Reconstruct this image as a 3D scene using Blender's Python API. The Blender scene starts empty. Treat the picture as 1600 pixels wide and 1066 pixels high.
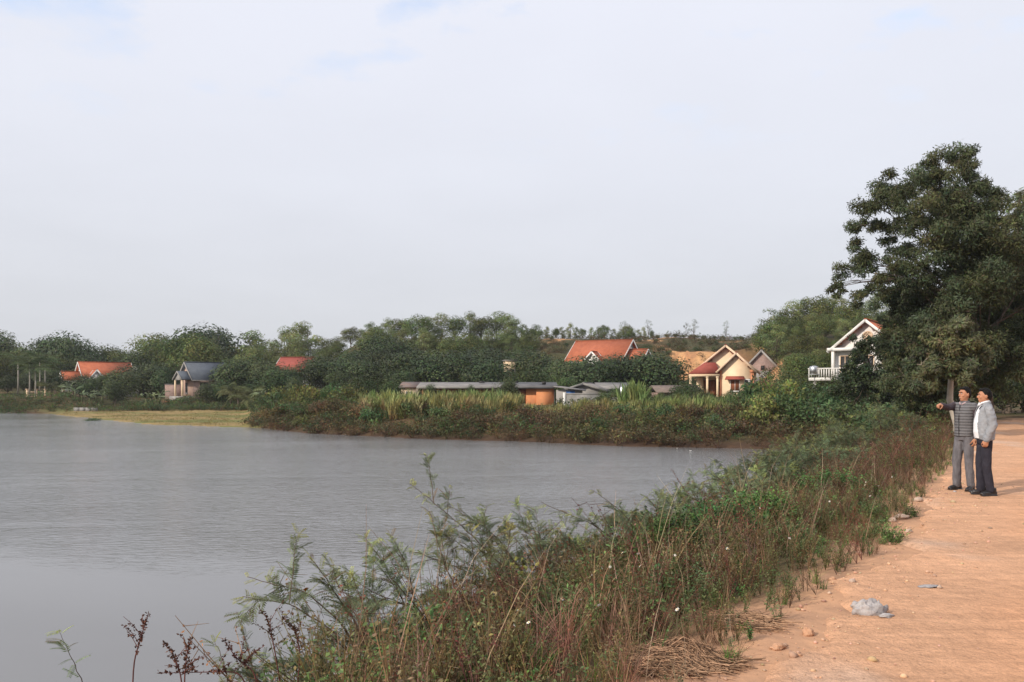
import bpy, math, random
import numpy as np
from mathutils import Vector, Matrix, Euler
R = math.radians
random.seed(7)
rs = np.random.RandomState(11)
scene = bpy.context.scene
col = scene.collection

# ------------------------------------------------------------------ camera, light, exposure
CAMZ, F, HOR = 3.5, 1280.0, 605.0
cam = bpy.data.cameras.new('camera'); cam.lens = 28.8; cam.sensor_width = 36.0
cam.shift_y = (HOR - 533.0) / 1600.0; cam.clip_start = 0.1; cam.clip_end = 5000
co = bpy.data.objects.new('camera', cam); col.objects.link(co)
co.location = (0, 0, CAMZ); co.rotation_euler = (R(90), 0, 0); scene.camera = co

SUN_V = Vector((-0.80, -0.56, 0.56)).normalized()
sun = bpy.data.lights.new('sun', 'SUN'); sun.energy = 3.3; sun.angle = R(2.5); sun.color = (1.0, 0.92, 0.81)
so = bpy.data.objects.new('sun', sun); col.objects.link(so)
so.rotation_euler = SUN_V.to_track_quat('Z', 'Y').to_euler(); so.location = (-50, -40, 60)

world = bpy.data.worlds.new('World'); scene.world = world; world.use_nodes = True
wn, wl = world.node_tree.nodes, world.node_tree.links
wn.clear()
w_out = wn.new('ShaderNodeOutputWorld'); w_bg = wn.new('ShaderNodeBackground'); w_bg.inputs[1].default_value = 0.1
w_sky = wn.new('ShaderNodeTexSky'); w_sky.sky_type = 'NISHITA'; w_sky.sun_disc = False
w_sky.sun_elevation = math.asin(SUN_V.z); w_sky.sun_rotation = math.atan2(SUN_V.x, SUN_V.y)
w_sky.dust_density = 2.0
tc = wn.new('ShaderNodeTexCoord'); sep = wn.new('ShaderNodeSeparateXYZ'); wl.new(tc.outputs['Generated'], sep.inputs[0])
# cloud veil: pale layer, cooler and brighter overhead, greyer at the horizon
rmp = wn.new('ShaderNodeValToRGB'); wl.new(sep.outputs['Z'], rmp.inputs[0])
e = rmp.color_ramp.elements
e[0].position = 0.0; e[0].color = (0.600, 0.610, 0.640, 1)
e[1].position = 1.0; e[1].color = (0.74, 0.77, 0.86, 1)
for p, c in ((0.10, (0.655, 0.670, 0.715, 1)), (0.24, (0.73, 0.75, 0.82, 1)), (0.45, (0.79, 0.81, 0.90, 1))):
    q = rmp.color_ramp.elements.new(p); q.color = c
mul = wn.new('ShaderNodeVectorMath'); mul.operation = 'SCALE'; mul.inputs[3].default_value = 10.0
wl.new(rmp.outputs[0], mul.inputs[0])
# project onto a cloud deck so that patches flatten towards the horizon
zc = wn.new('ShaderNodeMath'); zc.operation = 'ADD'; zc.inputs[1].default_value = 0.12; wl.new(sep.outputs['Z'], zc.inputs[0])
dv = wn.new('ShaderNodeVectorMath'); dv.operation = 'DIVIDE'; wl.new(tc.outputs['Generated'], dv.inputs[0])
cmb = wn.new('ShaderNodeCombineXYZ'); [wl.new(zc.outputs[0], cmb.inputs[i]) for i in range(3)]
wl.new(cmb.outputs[0], dv.inputs[1])
n1 = wn.new('ShaderNodeTexNoise'); n1.inputs['Scale'].default_value = 2.3; n1.inputs['Detail'].default_value = 7; n1.inputs['Roughness'].default_value = 0.55
wl.new(dv.outputs[0], n1.inputs['Vector'])
r1 = wn.new('ShaderNodeMapRange'); r1.inputs[1].default_value = 0.24; r1.inputs[2].default_value = 0.42; r1.inputs[3].default_value = 0.0; r1.inputs[4].default_value = 1.0
wl.new(n1.outputs[0], r1.inputs[0])
n2 = wn.new('ShaderNodeTexNoise'); n2.inputs['Scale'].default_value = 1.4; n2.inputs['Detail'].default_value = 5
wl.new(dv.outputs[0], n2.inputs['Vector'])
r2 = wn.new('ShaderNodeMapRange'); r2.inputs[1].default_value = 0.3; r2.inputs[2].default_value = 0.7; r2.inputs[3].default_value = 0.98; r2.inputs[4].default_value = 1.02
wl.new(n2.outputs[0], r2.inputs[0])
mul2 = wn.new('ShaderNodeVectorMath'); mul2.operation = 'SCALE'; wl.new(mul.outputs[0], mul2.inputs[0]); wl.new(r2.outputs[0], mul2.inputs[3])
# thin blue gaps only high up, the veil closes towards the horizon
rz0 = wn.new('ShaderNodeMapRange'); rz0.inputs[1].default_value = 0.26; rz0.inputs[2].default_value = 0.42; rz0.inputs[3].default_value = 0.0; rz0.inputs[4].default_value = 0.75; wl.new(sep.outputs['Z'], rz0.inputs[0])
inv = wn.new('ShaderNodeMath'); inv.operation = 'SUBTRACT'; inv.inputs[0].default_value = 1.0; wl.new(r1.outputs[0], inv.inputs[1])
gap = wn.new('ShaderNodeMath'); gap.operation = 'MULTIPLY'; wl.new(inv.outputs[0], gap.inputs[0]); wl.new(rz0.outputs[0], gap.inputs[1])
cov = wn.new('ShaderNodeMath'); cov.operation = 'SUBTRACT'; cov.inputs[0].default_value = 0.985; wl.new(gap.outputs[0], cov.inputs[1])
blu = wn.new('ShaderNodeVectorMath'); blu.operation = 'SCALE'; blu.inputs[3].default_value = 3.0; wl.new(w_sky.outputs[0], blu.inputs[0])
mx = wn.new('ShaderNodeMix'); mx.data_type = 'RGBA'; wl.new(cov.outputs[0], mx.inputs[0]); wl.new(blu.outputs[0], mx.inputs[6]); wl.new(mul2.outputs[0], mx.inputs[7])
wl.new(mx.outputs[2], w_bg.inputs[0]); wl.new(w_bg.outputs[0], w_out.inputs[0])

scene.view_settings.view_transform = 'Standard'; scene.view_settings.look = 'None'
scene.view_settings.exposure = 0.12; scene.view_settings.gamma = 1.0
scene.view_settings.use_curve_mapping = False
scene.render.engine = 'CYCLES'
cy = scene.cycles
cy.use_denoising = True; cy.max_bounces = 6; cy.diffuse_bounces = 3; cy.glossy_bounces = 3
cy.transmission_bounces = 3; cy.transparent_max_bounces = 4; cy.caustics_reflective = False; cy.caustics_refractive = False
cy.volume_bounces = 0

# ------------------------------------------------------------------ small maths
def at(px, py, Y):
    return np.array([(px - 800) / F * Y, Y, CAMZ - (py - HOR) / F * Y])
def sstep(a, b, x):
    t = np.clip((x - a) / (b - a), 0, 1); return t * t * (3 - 2 * t)
def _hash(i, j, s):
    n = (i * 374761393 + j * 668265263 + s * 1442695041) & 0x7fffffff
    n = ((n ^ (n >> 13)) * 1274126177) & 0x7fffffff
    return ((n ^ (n >> 16)) & 0xffff) / 65535.0
def noise(x, y, s=0):
    x = np.asarray(x, float); y = np.asarray(y, float)
    i = np.floor(x).astype(np.int64); j = np.floor(y).astype(np.int64)
    fx = x - i; fy = y - j; fx = fx * fx * (3 - 2 * fx); fy = fy * fy * (3 - 2 * fy)
    a = _hash(i, j, s); b = _hash(i + 1, j, s); c = _hash(i, j + 1, s); d = _hash(i + 1, j + 1, s)
    return (a * (1 - fx) + b * fx) * (1 - fy) + (c * (1 - fx) + d * fx) * fy
def fbm(x, y, s=0, o=4):
    v = 0; a = 0.5
    for k in range(o):
        v = v + a * noise(np.asarray(x) * 2 ** k + 17.3 * k, np.asarray(y) * 2 ** k + 9.1 * k, s + k); a *= 0.5
    return v / (1 - 0.5 ** o)
def seg_dist(x, y, pts):
    x = np.asarray(x, float); y = np.asarray(y, float)
    best = np.full(x.shape, 1e9); sgn = np.zeros(x.shape)
    for (ax, ay), (bx, by) in zip(pts[:-1], pts[1:]):
        dx, dy = bx - ax, by - ay
        t = np.clip(((x - ax) * dx + (y - ay) * dy) / (dx * dx + dy * dy), 0, 1)
        d = np.hypot(x - ax - t * dx, y - ay - t * dy)
        s = (x - ax) * dy - (y - ay) * dx      # >0 : right of the walk
        m = d < best; best = np.where(m, d, best); sgn = np.where(m, np.sign(s), sgn)
    return best, sgn
def inside(x, y, pts):
    c = np.zeros(np.shape(x), bool); n = len(pts)
    for k in range(n):
        ax, ay = pts[k]; bx, by = pts[(k + 1) % n]
        if ay == by: continue
        c ^= ((ay > y) != (by > y)) & (x < (bx - ax) * (y - ay) / (by - ay) + ax)
    return c

# ------------------------------------------------------------------ mesh building
def merge(parts):
    Vs, Cs, F3, F4, o = [], [], [], [], 0
    for V, Fc, C in parts:
        V = np.asarray(V, float); Vs.append(V)
        Cs.append(np.ones((len(V), 3)) if C is None else np.broadcast_to(np.asarray(C, float), (len(V), 3)))
        for f in (Fc if isinstance(Fc, (list, tuple)) else [Fc]):
            f = np.asarray(f, np.int64)
            if f.size: (F3 if f.shape[1] == 3 else F4).append(f + o)
        o += len(V)
    F = []
    if F3: F.append(np.concatenate(F3))
    if F4: F.append(np.concatenate(F4))
    return np.concatenate(Vs), F, np.concatenate(Cs)
def make_mesh(name, parts, mat, smooth=False, origin=(0, 0, 0)):
    V, Fs, C = merge(parts)
    V = V - np.asarray(origin)
    me = bpy.data.meshes.new(name)
    me.vertices.add(len(V)); me.vertices.foreach_set('co', V.astype(np.float32).ravel())
    li = np.concatenate([f.ravel() for f in Fs]); cnt = np.concatenate([np.full(len(f), f.shape[1]) for f in Fs])
    me.loops.add(len(li)); me.loops.foreach_set('vertex_index', li.astype(np.int32))
    me.polygons.add(len(cnt)); st = np.concatenate([[0], np.cumsum(cnt)[:-1]])
    me.polygons.foreach_set('loop_start', st.astype(np.int32)); me.polygons.foreach_set('loop_total', cnt.astype(np.int32))
    if smooth: me.polygons.foreach_set('use_smooth', np.ones(len(cnt), bool))
    a = me.color_attributes.new('tint', 'FLOAT_COLOR', 'POINT')
    a.data.foreach_set('color', np.concatenate([C, np.ones((len(C), 1))], 1).astype(np.float32).ravel())
    me.update(calc_edges=True)
    if mat: me.materials.append(mat)
    return me
def tag(o, label=None, cat=None, group=None, kind=None):
    if label: o['label'] = label
    if cat: o['category'] = cat
    if group: o['group'] = group
    if kind: o['kind'] = kind
    return o
def obj(name, parts, mat, parent=None, smooth=False, loc=(0, 0, 0), rz=0, me=None, kind=None, label=None):
    me = me or make_mesh(name, parts, mat, smooth)
    o = bpy.data.objects.new(name, me); col.objects.link(o)
    o.location = loc; o.rotation_euler = (0, 0, rz)
    if parent: o.parent = parent
    if kind: o['kind'] = kind
    if label: o['label'] = label
    return o
def thing(name, label, cat, loc=(0, 0, 0), rz=0, group=None):
    o = bpy.data.objects.new(name, None); col.objects.link(o); o.empty_display_size = 0.3
    o.location = loc; o.rotation_euler = (0, 0, rz)
    return tag(o, label, cat, group)
def dup(root, loc, rz, sc=1.0, label=None, group=None):
    r = root.copy(); col.objects.link(r); r.location = loc; r.rotation_euler = (0, 0, rz)
    r.scale = sc if isinstance(sc, (tuple, list)) else (sc, sc, sc)
    if label: r['label'] = label
    if group: r['group'] = group
    for ch in list(root.children):
        c = ch.copy(); col.objects.link(c); c.parent = r
        for g in list(ch.children):
            d = g.copy(); col.objects.link(d); d.parent = c
    return r

BQ = np.array([[0, 3, 2, 1], [4, 5, 6, 7], [0, 1, 5, 4], [1, 2, 6, 5], [2, 3, 7, 6], [3, 0, 4, 7]])
def box(x0, x1, y0, y1, z0, z1, c=None):
    V = np.array([[x0, y0, z0], [x1, y0, z0], [x1, y1, z0], [x0, y1, z0], [x0, y0, z1], [x1, y0, z1], [x1, y1, z1], [x0, y1, z1]], float)
    return (V, BQ, c)
def hexa(p8, c=None):           # 8 points: bottom four, top four, counter-clockwise
    return (np.array(p8, float), BQ, c)
def beam(a, b, w, h, c=None):   # box along a-b, w across, h in height
    a = np.array(a, float); b = np.array(b, float); d = b - a; d /= np.linalg.norm(d)
    s = np.cross(d, (0, 0, 1)); n = np.linalg.norm(s); s = s / n if n > 1e-6 else np.array([1, 0, 0.])
    u = np.cross(s, d); s = s * w / 2; u = u * h / 2
    return hexa([a - s - u, b - s - u, b + s - u, a + s - u, a - s + u, b - s + u, b + s + u, a + s + u], c)
def slab(quad, th, c=None):     # quad of 3D points thickened downwards along its normal
    q = np.array(quad, float); n = np.cross(q[1] - q[0], q[2] - q[0]); n /= np.linalg.norm(n)
    if n[2] < 0: n = -n
    if np.cross(q[1] - q[0], q[2] - q[0])[2] < 0: q = q[::-1]
    return hexa(list(q - n * th) + list(q), c)
def prism(poly, axis, a0, a1, c=None):   # polygon (u,z) extruded along axis 'x' or 'y'
    n = len(poly); V = []
    for a in (a0, a1):
        for u, z in poly: V.append((u, a, z) if axis == 'y' else (a, u, z))
    V = np.array(V, float)
    f4 = np.array([[i, (i + 1) % n, n + (i + 1) % n, n + i] for i in range(n)])
    f3 = np.array([[0, i + 1, i] for i in range(1, n - 1)] + [[n, n + i, n + i + 1] for i in range(1, n - 1)])
    if axis == 'x': f4 = f4[:, ::-1]; f3 = f3[:, ::-1]
    return (V, [f3, f4], c)
def tube(pts, rad, n=6, c=None, cap=True):
    P = np.array(pts, float); m = len(P); rad = np.broadcast_to(np.asarray(rad, float), (m,))
    T = np.gradient(P, axis=0); T /= np.linalg.norm(T, axis=1)[:, None] + 1e-9
    up = np.array([0, 0, 1.]) if abs(T[0][2]) < 0.9 else np.array([1., 0, 0])
    V = []
    for k in range(m):
        s = np.cross(T[k], up); s /= np.linalg.norm(s) + 1e-9; u = np.cross(s, T[k]); up = u
        a = np.arange(n) * 2 * math.pi / n
        V.append(P[k] + rad[k] * (np.cos(a)[:, None] * s + np.sin(a)[:, None] * u))
    V = np.concatenate(V)
    i = np.arange(n); f = np.concatenate([np.stack([k * n + i, k * n + (i + 1) % n, (k + 1) * n + (i + 1) % n, (k + 1) * n + i], 1) for k in range(m - 1)])
    Fs = [f]
    if cap and n > 3:
        Fs.append(np.array([[0, j + 1, j] for j in range(1, n - 1)] + [[(m - 1) * n, (m - 1) * n + j, (m - 1) * n + j + 1] for j in range(1, n - 1)]))
    return (V, Fs, c)
def ell(c, r, nu=12, nv=8, col_=None, rot=None):
    th = np.linspace(0, math.pi, nv + 1)[1:-1]; ph = np.arange(nu) * 2 * math.pi / nu
    V = [(0, 0, 1)] + [(math.sin(t) * math.cos(p), math.sin(t) * math.sin(p), math.cos(t)) for t in th for p in ph] + [(0, 0, -1)]
    V = np.array(V) * np.array(r)
    if rot is not None: V = V @ np.array(Euler(rot).to_matrix()).T
    V = V + np.array(c); L = len(V) - 1; i = np.arange(nu)
    f3 = [np.stack([np.zeros(nu, int), 1 + i, 1 + (i + 1) % nu], 1)]
    f4 = [np.stack([1 + k * nu + i, 1 + (k + 1) * nu + i, 1 + (k + 1) * nu + (i + 1) % nu, 1 + k * nu + (i + 1) % nu], 1) for k in range(nv - 2)]
    b = 1 + (nv - 2) * nu
    f3.append(np.stack([np.full(nu, L), b + (i + 1) % nu, b + i], 1))
    return (V, [np.concatenate(f3), np.concatenate(f4)], col_)
def lathe(prof, n=16, c=None, loc=(0, 0, 0)):
    a = np.arange(n) * 2 * math.pi / n; V = np.concatenate([np.stack([r * np.cos(a), r * np.sin(a), np.full(n, z)], 1) for r, z in prof]) + np.array(loc)
    i = np.arange(n); f = np.concatenate([np.stack([k * n + i, k * n + (i + 1) % n, (k + 1) * n + (i + 1) % n, (k + 1) * n + i], 1) for k in range(len(prof) - 1)])
    m = len(prof) - 1
    cp = np.array([[0, j + 1, j] for j in range(1, n - 1)] + [[m * n, m * n + j, m * n + j + 1] for j in range(1, n - 1)])
    return (V, [f, cp], c)

def unit(v): return v / (np.linalg.norm(v, axis=-1, keepdims=True) + 1e-9)
def leaves(P, D, N, L, W, tint, fold=0.15):
    """diamond leaves: base P, direction D, normal hint N, length L, width W"""
    P = np.asarray(P, float); n = len(P); D = unit(np.asarray(D, float)); S = unit(np.cross(D, N)); U = np.cross(S, D)
    L = np.broadcast_to(L, (n,))[:, None]; W = np.broadcast_to(W, (n,))[:, None]
    mid = P + D * L * 0.45 - U * L * fold
    V = np.stack([P, mid + S * W / 2 + U * W * 0.15, P + D * L - U * L * fold * 1.6, mid - S * W / 2 + U * W * 0.15], 1).reshape(-1, 3)
    Fc = np.arange(4 * n).reshape(n, 4)
    C = np.repeat(np.broadcast_to(np.asarray(tint, float), (n, 3)), 4, axis=0)
    return (V, Fc, C)
def scatter(base, T, rz, sc, tint=None, tilt=None):
    """copies of a meshlet, merged"""
    V, Fs, C = base; k = len(T); c, s = np.cos(rz), np.sin(rz)
    sc = np.asarray(sc, float)
    if sc.ndim == 1: sc = np.repeat(sc[:, None], 3, 1)
    W = V[None] * sc[:, None, :]
    if tilt is not None:   # small lean: shear by height
        W = W.copy(); W[..., 0] += W[..., 2] * tilt[:, None, 0]; W[..., 1] += W[..., 2] * tilt[:, None, 1]
    X = W[..., 0] * c[:, None] - W[..., 1] * s[:, None]; Y = W[..., 0] * s[:, None] + W[..., 1] * c[:, None]
    out = np.stack([X, Y, W[..., 2]], -1) + np.asarray(T)[:, None, :]
    n = len(V)
    Fo = [(f[None] + (np.arange(k) * n)[:, None, None]).reshape(-1, f.shape[1]) for f in Fs]
    Cc = np.broadcast_to(C[None], (k, n, 3)) * (1 if tint is None else np.asarray(tint)[:, None, :])
    return (out.reshape(-1, 3), Fo, Cc.reshape(-1, 3))

# ------------------------------------------------------------------ materials
def mat_base(name):
    m = bpy.data.materials.new(name); m.use_nodes = True; nt = m.node_tree; nt.nodes.clear()
    o = nt.nodes.new('ShaderNodeOutputMaterial'); b = nt.nodes.new('ShaderNodeBsdfPrincipled'); nt.links.new(b.outputs[0], o.inputs[0])
    return m, nt, b, o
def leaf_mat(name, trans=0.32, rough=0.6, spec=0.12):
    m, nt, b, o = mat_base(name); N, L = nt.nodes, nt.links
    a = N.new('ShaderNodeAttribute'); a.attribute_name = 'tint'
    g = N.new('ShaderNodeNewGeometry')
    hs = N.new('ShaderNodeHueSaturation'); L.new(a.outputs['Color'], hs.inputs['Color'])
    mr = N.new('ShaderNodeMapRange'); mr.inputs[3].default_value = 0.7; mr.inputs[4].default_value = 1.35; L.new(g.outputs['Random Per Island'], mr.inputs[0])
    oi = N.new('ShaderNodeObjectInfo'); mh = N.new('ShaderNodeMapRange'); mh.inputs[3].default_value = 0.470; mh.inputs[4].default_value = 0.520; L.new(oi.outputs['Random'], mh.inputs[0]); L.new(mh.outputs[0], hs.inputs['Hue'])
    mv = N.new('ShaderNodeMapRange'); mv.inputs[3].default_value = 0.75; mv.inputs[4].default_value = 1.35; wnz = N.new('ShaderNodeMath'); wnz.operation = 'FRACT'; w7 = N.new('ShaderNodeMath'); w7.operation = 'MULTIPLY'; w7.inputs[1].default_value = 17.3; L.new(oi.outputs['Random'], w7.inputs[0]); L.new(w7.outputs[0], wnz.inputs[0]); L.new(wnz.outputs[0], mv.inputs[0]); mq = N.new('ShaderNodeMath'); mq.operation = 'MULTIPLY'; L.new(mr.outputs[0], mq.inputs[0]); L.new(mv.outputs[0], mq.inputs[1]); L.new(mq.outputs[0], hs.inputs['Value'])
    L.new(hs.outputs[0], b.inputs['Base Color']); b.inputs['Roughness'].default_value = rough; b.inputs['Specular IOR Level'].default_value = spec
    t = N.new('ShaderNodeBsdfTranslucent'); L.new(hs.outputs[0], t.inputs[0]); mxs = N.new('ShaderNodeMixShader'); mxs.inputs[0].default_value = trans
    L.new(b.outputs[0], mxs.inputs[1]); L.new(t.outputs[0], mxs.inputs[2]); L.new(mxs.outputs[0], o.inputs[0])
    return m
def surf(name, c1, c2=None, scale=3.0, rough=0.8, bump=0.0, bscale=None, spec=0.3, metal=0.0, attr=False, detail=6, stretch=None, rot=None):
    """mottled surface: two colours mixed by noise, optional relief"""
    m, nt, b, o = mat_base(name); N, L = nt.nodes, nt.links
    tcn = N.new('ShaderNodeTexCoord'); mp = N.new('ShaderNodeMapping'); L.new(tcn.outputs['Object'], mp.inputs[0])
    if stretch: mp.inputs['Scale'].default_value = stretch
    if rot: mp.inputs['Rotation'].default_value = rot
    nz = N.new('ShaderNodeTexNoise'); nz.inputs['Scale'].default_value = scale; nz.inputs['Detail'].default_value = detail; nz.inputs['Roughness'].default_value = 0.62; L.new(mp.outputs[0], nz.inputs['Vector'])
    cr = N.new('ShaderNodeMapRange'); cr.inputs[1].default_value = 0.35; cr.inputs[2].default_value = 0.65; L.new(nz.outputs[0], cr.inputs[0])
    mxn = N.new('ShaderNodeMix'); mxn.data_type = 'RGBA'; L.new(cr.outputs[0], mxn.inputs[0])
    mxn.inputs[6].default_value = (*c1, 1); mxn.inputs[7].default_value = (*(c2 or c1), 1)
    out = mxn.outputs[2]
    if attr:
        a = N.new('ShaderNodeAttribute'); a.attribute_name = 'tint'
        mm = N.new('ShaderNodeMix'); mm.data_type = 'RGBA'; mm.blend_type = 'MULTIPLY'; mm.inputs[0].default_value = 1
        L.new(out, mm.inputs[6]); L.new(a.outputs['Color'], mm.inputs[7]); out = mm.outputs[2]
    L.new(out, b.inputs['Base Color']); b.inputs['Roughness'].default_value = rough; b.inputs['Specular IOR Level'].default_value = spec; b.inputs['Metallic'].default_value = metal
    if bump:
        nb = N.new('ShaderNodeTexNoise'); nb.inputs['Scale'].default_value = bscale or scale * 4; nb.inputs['Detail'].default_value = 8; L.new(mp.outputs[0], nb.inputs['Vector'])
        bp = N.new('ShaderNodeBump'); bp.inputs['Strength'].default_value = 1; bp.inputs['Distance'].default_value = bump; L.new(nb.outputs[0], bp.inputs['Height']); L.new(bp.outputs[0], b.inputs['Normal'])
    return m
def tile_mat(name, c1, c2, period=0.34, dirn='z'):
    """roof tiles: courses as fine relief, colour worn in patches"""
    m = surf(name, c1, c2, 1.3, 0.75, 0, spec=0.25); nt = m.node_tree; N, L = nt.nodes, nt.links
    b = [n for n in N if n.type == 'BSDF_PRINCIPLED'][0]
    tcn = N.new('ShaderNodeTexCoord'); w = N.new('ShaderNodeTexWave'); w.wave_type = 'BANDS'; w.bands_direction = dirn.upper(); w.wave_profile = 'SAW'
    w.inputs['Scale'].default_value = 0.314 / period; L.new(tcn.outputs['Object'], w.inputs[0])
    bp = N.new('ShaderNodeBump'); bp.inputs['Distance'].default_value = 0.04; L.new(w.outputs['Fac'], bp.inputs['Height']); L.new(bp.outputs[0], b.inputs['Normal'])
    return m
def brick_mat(name, c1, c2, mortar, sc=1.0):
    m, nt, b, o = mat_base(name); N, L = nt.nodes, nt.links
    tcn = N.new('ShaderNodeTexCoord'); sp = N.new('ShaderNodeSeparateXYZ'); L.new(tcn.outputs['Object'], sp.inputs[0])
    ad = N.new('ShaderNodeMath'); L.new(sp.outputs[0], ad.inputs[0]); L.new(sp.outputs[1], ad.inputs[1])
    cb = N.new('ShaderNodeCombineXYZ'); L.new(ad.outputs[0], cb.inputs[0]); L.new(sp.outputs[2], cb.inputs[1])
    br = N.new('ShaderNodeTexBrick'); br.inputs['Scale'].default_value = 1.0; br.inputs['Brick Width'].default_value = 0.23 * sc; br.inputs['Row Height'].default_value = 0.085 * sc; br.inputs['Mortar Size'].default_value = 0.012 * sc
    br.inputs['Color1'].default_value = (*c1, 1); br.inputs['Color2'].default_value = (*c2, 1); br.inputs['Mortar'].default_value = (*mortar, 1); L.new(cb.outputs[0], br.inputs[0])
    nz = N.new('ShaderNodeTexNoise'); nz.inputs['Scale'].default_value = 0.9; nz.inputs['Detail'].default_value = 5; L.new(tcn.outputs['Object'], nz.inputs[0])
    mr = N.new('ShaderNodeMapRange'); mr.inputs[1].default_value = .3; mr.inputs[2].default_value = .7; mr.inputs[3].default_value = 0.75; mr.inputs[4].default_value = 1.2; L.new(nz.outputs[0], mr.inputs[0])
    sc_ = N.new('ShaderNodeVectorMath'); sc_.operation = 'SCALE'; L.new(br.outputs[0], sc_.inputs[0]); L.new(mr.outputs[0], sc_.inputs[3]); L.new(sc_.outputs[0], b.inputs['Base Color'])
    b.inputs['Roughness'].default_value = 0.9
    bp = N.new('ShaderNodeBump'); bp.inputs['Distance'].default_value = 0.01; bp.invert = True; L.new(br.outputs['Fac'], bp.inputs['Height']); L.new(bp.outputs[0], b.inputs['Normal'])
    return m

M_leaf = leaf_mat('leaf'); M_leafg = leaf_mat('leaf_glossy', 0.22, 0.5, 0.2); M_dry = leaf_mat('dry_stalk', 0.2, 0.8, 0.1)
M_bark = surf('bark', (.16, .12, .09), (.075, .055, .04), 6, .9, .02, attr=True)
M_pale_bark = surf('pale_bark', (.50, .44, .36), (.24, .19, .15), 2.2, .8, .012, bscale=9, stretch=(1, 1, .45))
M_stem = surf('stem', (1, 1, 1), (.7, .7, .7), 30, .7, 0, attr=True)
M_ground = surf('soil', (1.12, 1.10, 1.06), (.74, .76, .80), 1.6, .95, .05, bscale=3.5, spec=.1, attr=True, detail=10)

def road_material():
    m, nt, b, o = mat_base('road_clay'); N, L = nt.nodes, nt.links
    g = N.new('ShaderNodeNewGeometry'); a = N.new('ShaderNodeAttribute'); a.attribute_name = 'tint'
    def nz(s, d, st=None):
        mp = N.new('ShaderNodeMapping'); L.new(g.outputs['Position'], mp.inputs[0])
        if st: mp.inputs['Rotation'].default_value = (0, 0, R(-57.6)); mp.inputs['Scale'].default_value = st
        n = N.new('ShaderNodeTexNoise'); n.inputs['Scale'].default_value = s; n.inputs['Detail'].default_value = d; n.inputs['Roughness'].default_value = .65; L.new(mp.outputs[0], n.inputs[0]); return n.outputs[0]
    def rng(x, lo, hi, a0, a1):
        r = N.new('ShaderNodeMapRange'); r.inputs[1].default_value = lo; r.inputs[2].default_value = hi; r.inputs[3].default_value = a0; r.inputs[4].default_value = a1; L.new(x, r.inputs[0]); return r.outputs[0]
    def mulv(x, y):
        s = N.new('ShaderNodeVectorMath'); s.operation = 'SCALE'; L.new(x, s.inputs[0]); L.new(y, s.inputs[3]); return s.outputs[0]
    c = a.outputs['Color']
    c = mulv(c, rng(nz(0.8, 6), .3, .7, .86, 1.10))
    c = mulv(c, rng(nz(9, 9), .3, .7, .86, 1.12))
    c = mulv(c, rng(nz(2.6, 5, (0.05, 5.0, 1)), .35, .65, .93, 1.06))
    c = mulv(c, rng(nz(70, 4), .3, .75, .80, 1.20))
    c = mulv(c, rng(nz(1.6, 4, (0.12, 3.0, 1)), .3, .7, .88, 1.10))
    # pale grit
    v = N.new('ShaderNodeTexVoronoi'); v.inputs['Scale'].default_value = 34; L.new(g.outputs['Position'], v.inputs[0])
    mm = N.new('ShaderNodeMix'); mm.data_type = 'RGBA'; L.new(rng(v.outputs['Distance'], .05, .13, .5, 0), mm.inputs[0]); L.new(c, mm.inputs[6]); mm.inputs[7].default_value = (.62, .47, .36, 1)
    L.new(mm.outputs[2], b.inputs['Base Color']); b.inputs['Roughness'].default_value = .95; b.inputs['Specular IOR Level'].default_value = .12
    bp = N.new('ShaderNodeBump'); bp.inputs['Distance'].default_value = .02; L.new(nz(26, 9), bp.inputs['Height'])
    bp2 = N.new('ShaderNodeBump'); bp2.inputs['Distance'].default_value = .05; L.new(nz(4, 6), bp2.inputs['Height']); L.new(bp.outputs[0], bp2.inputs['Normal']); L.new(bp2.outputs[0], b.inputs['Normal'])
    return m
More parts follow.
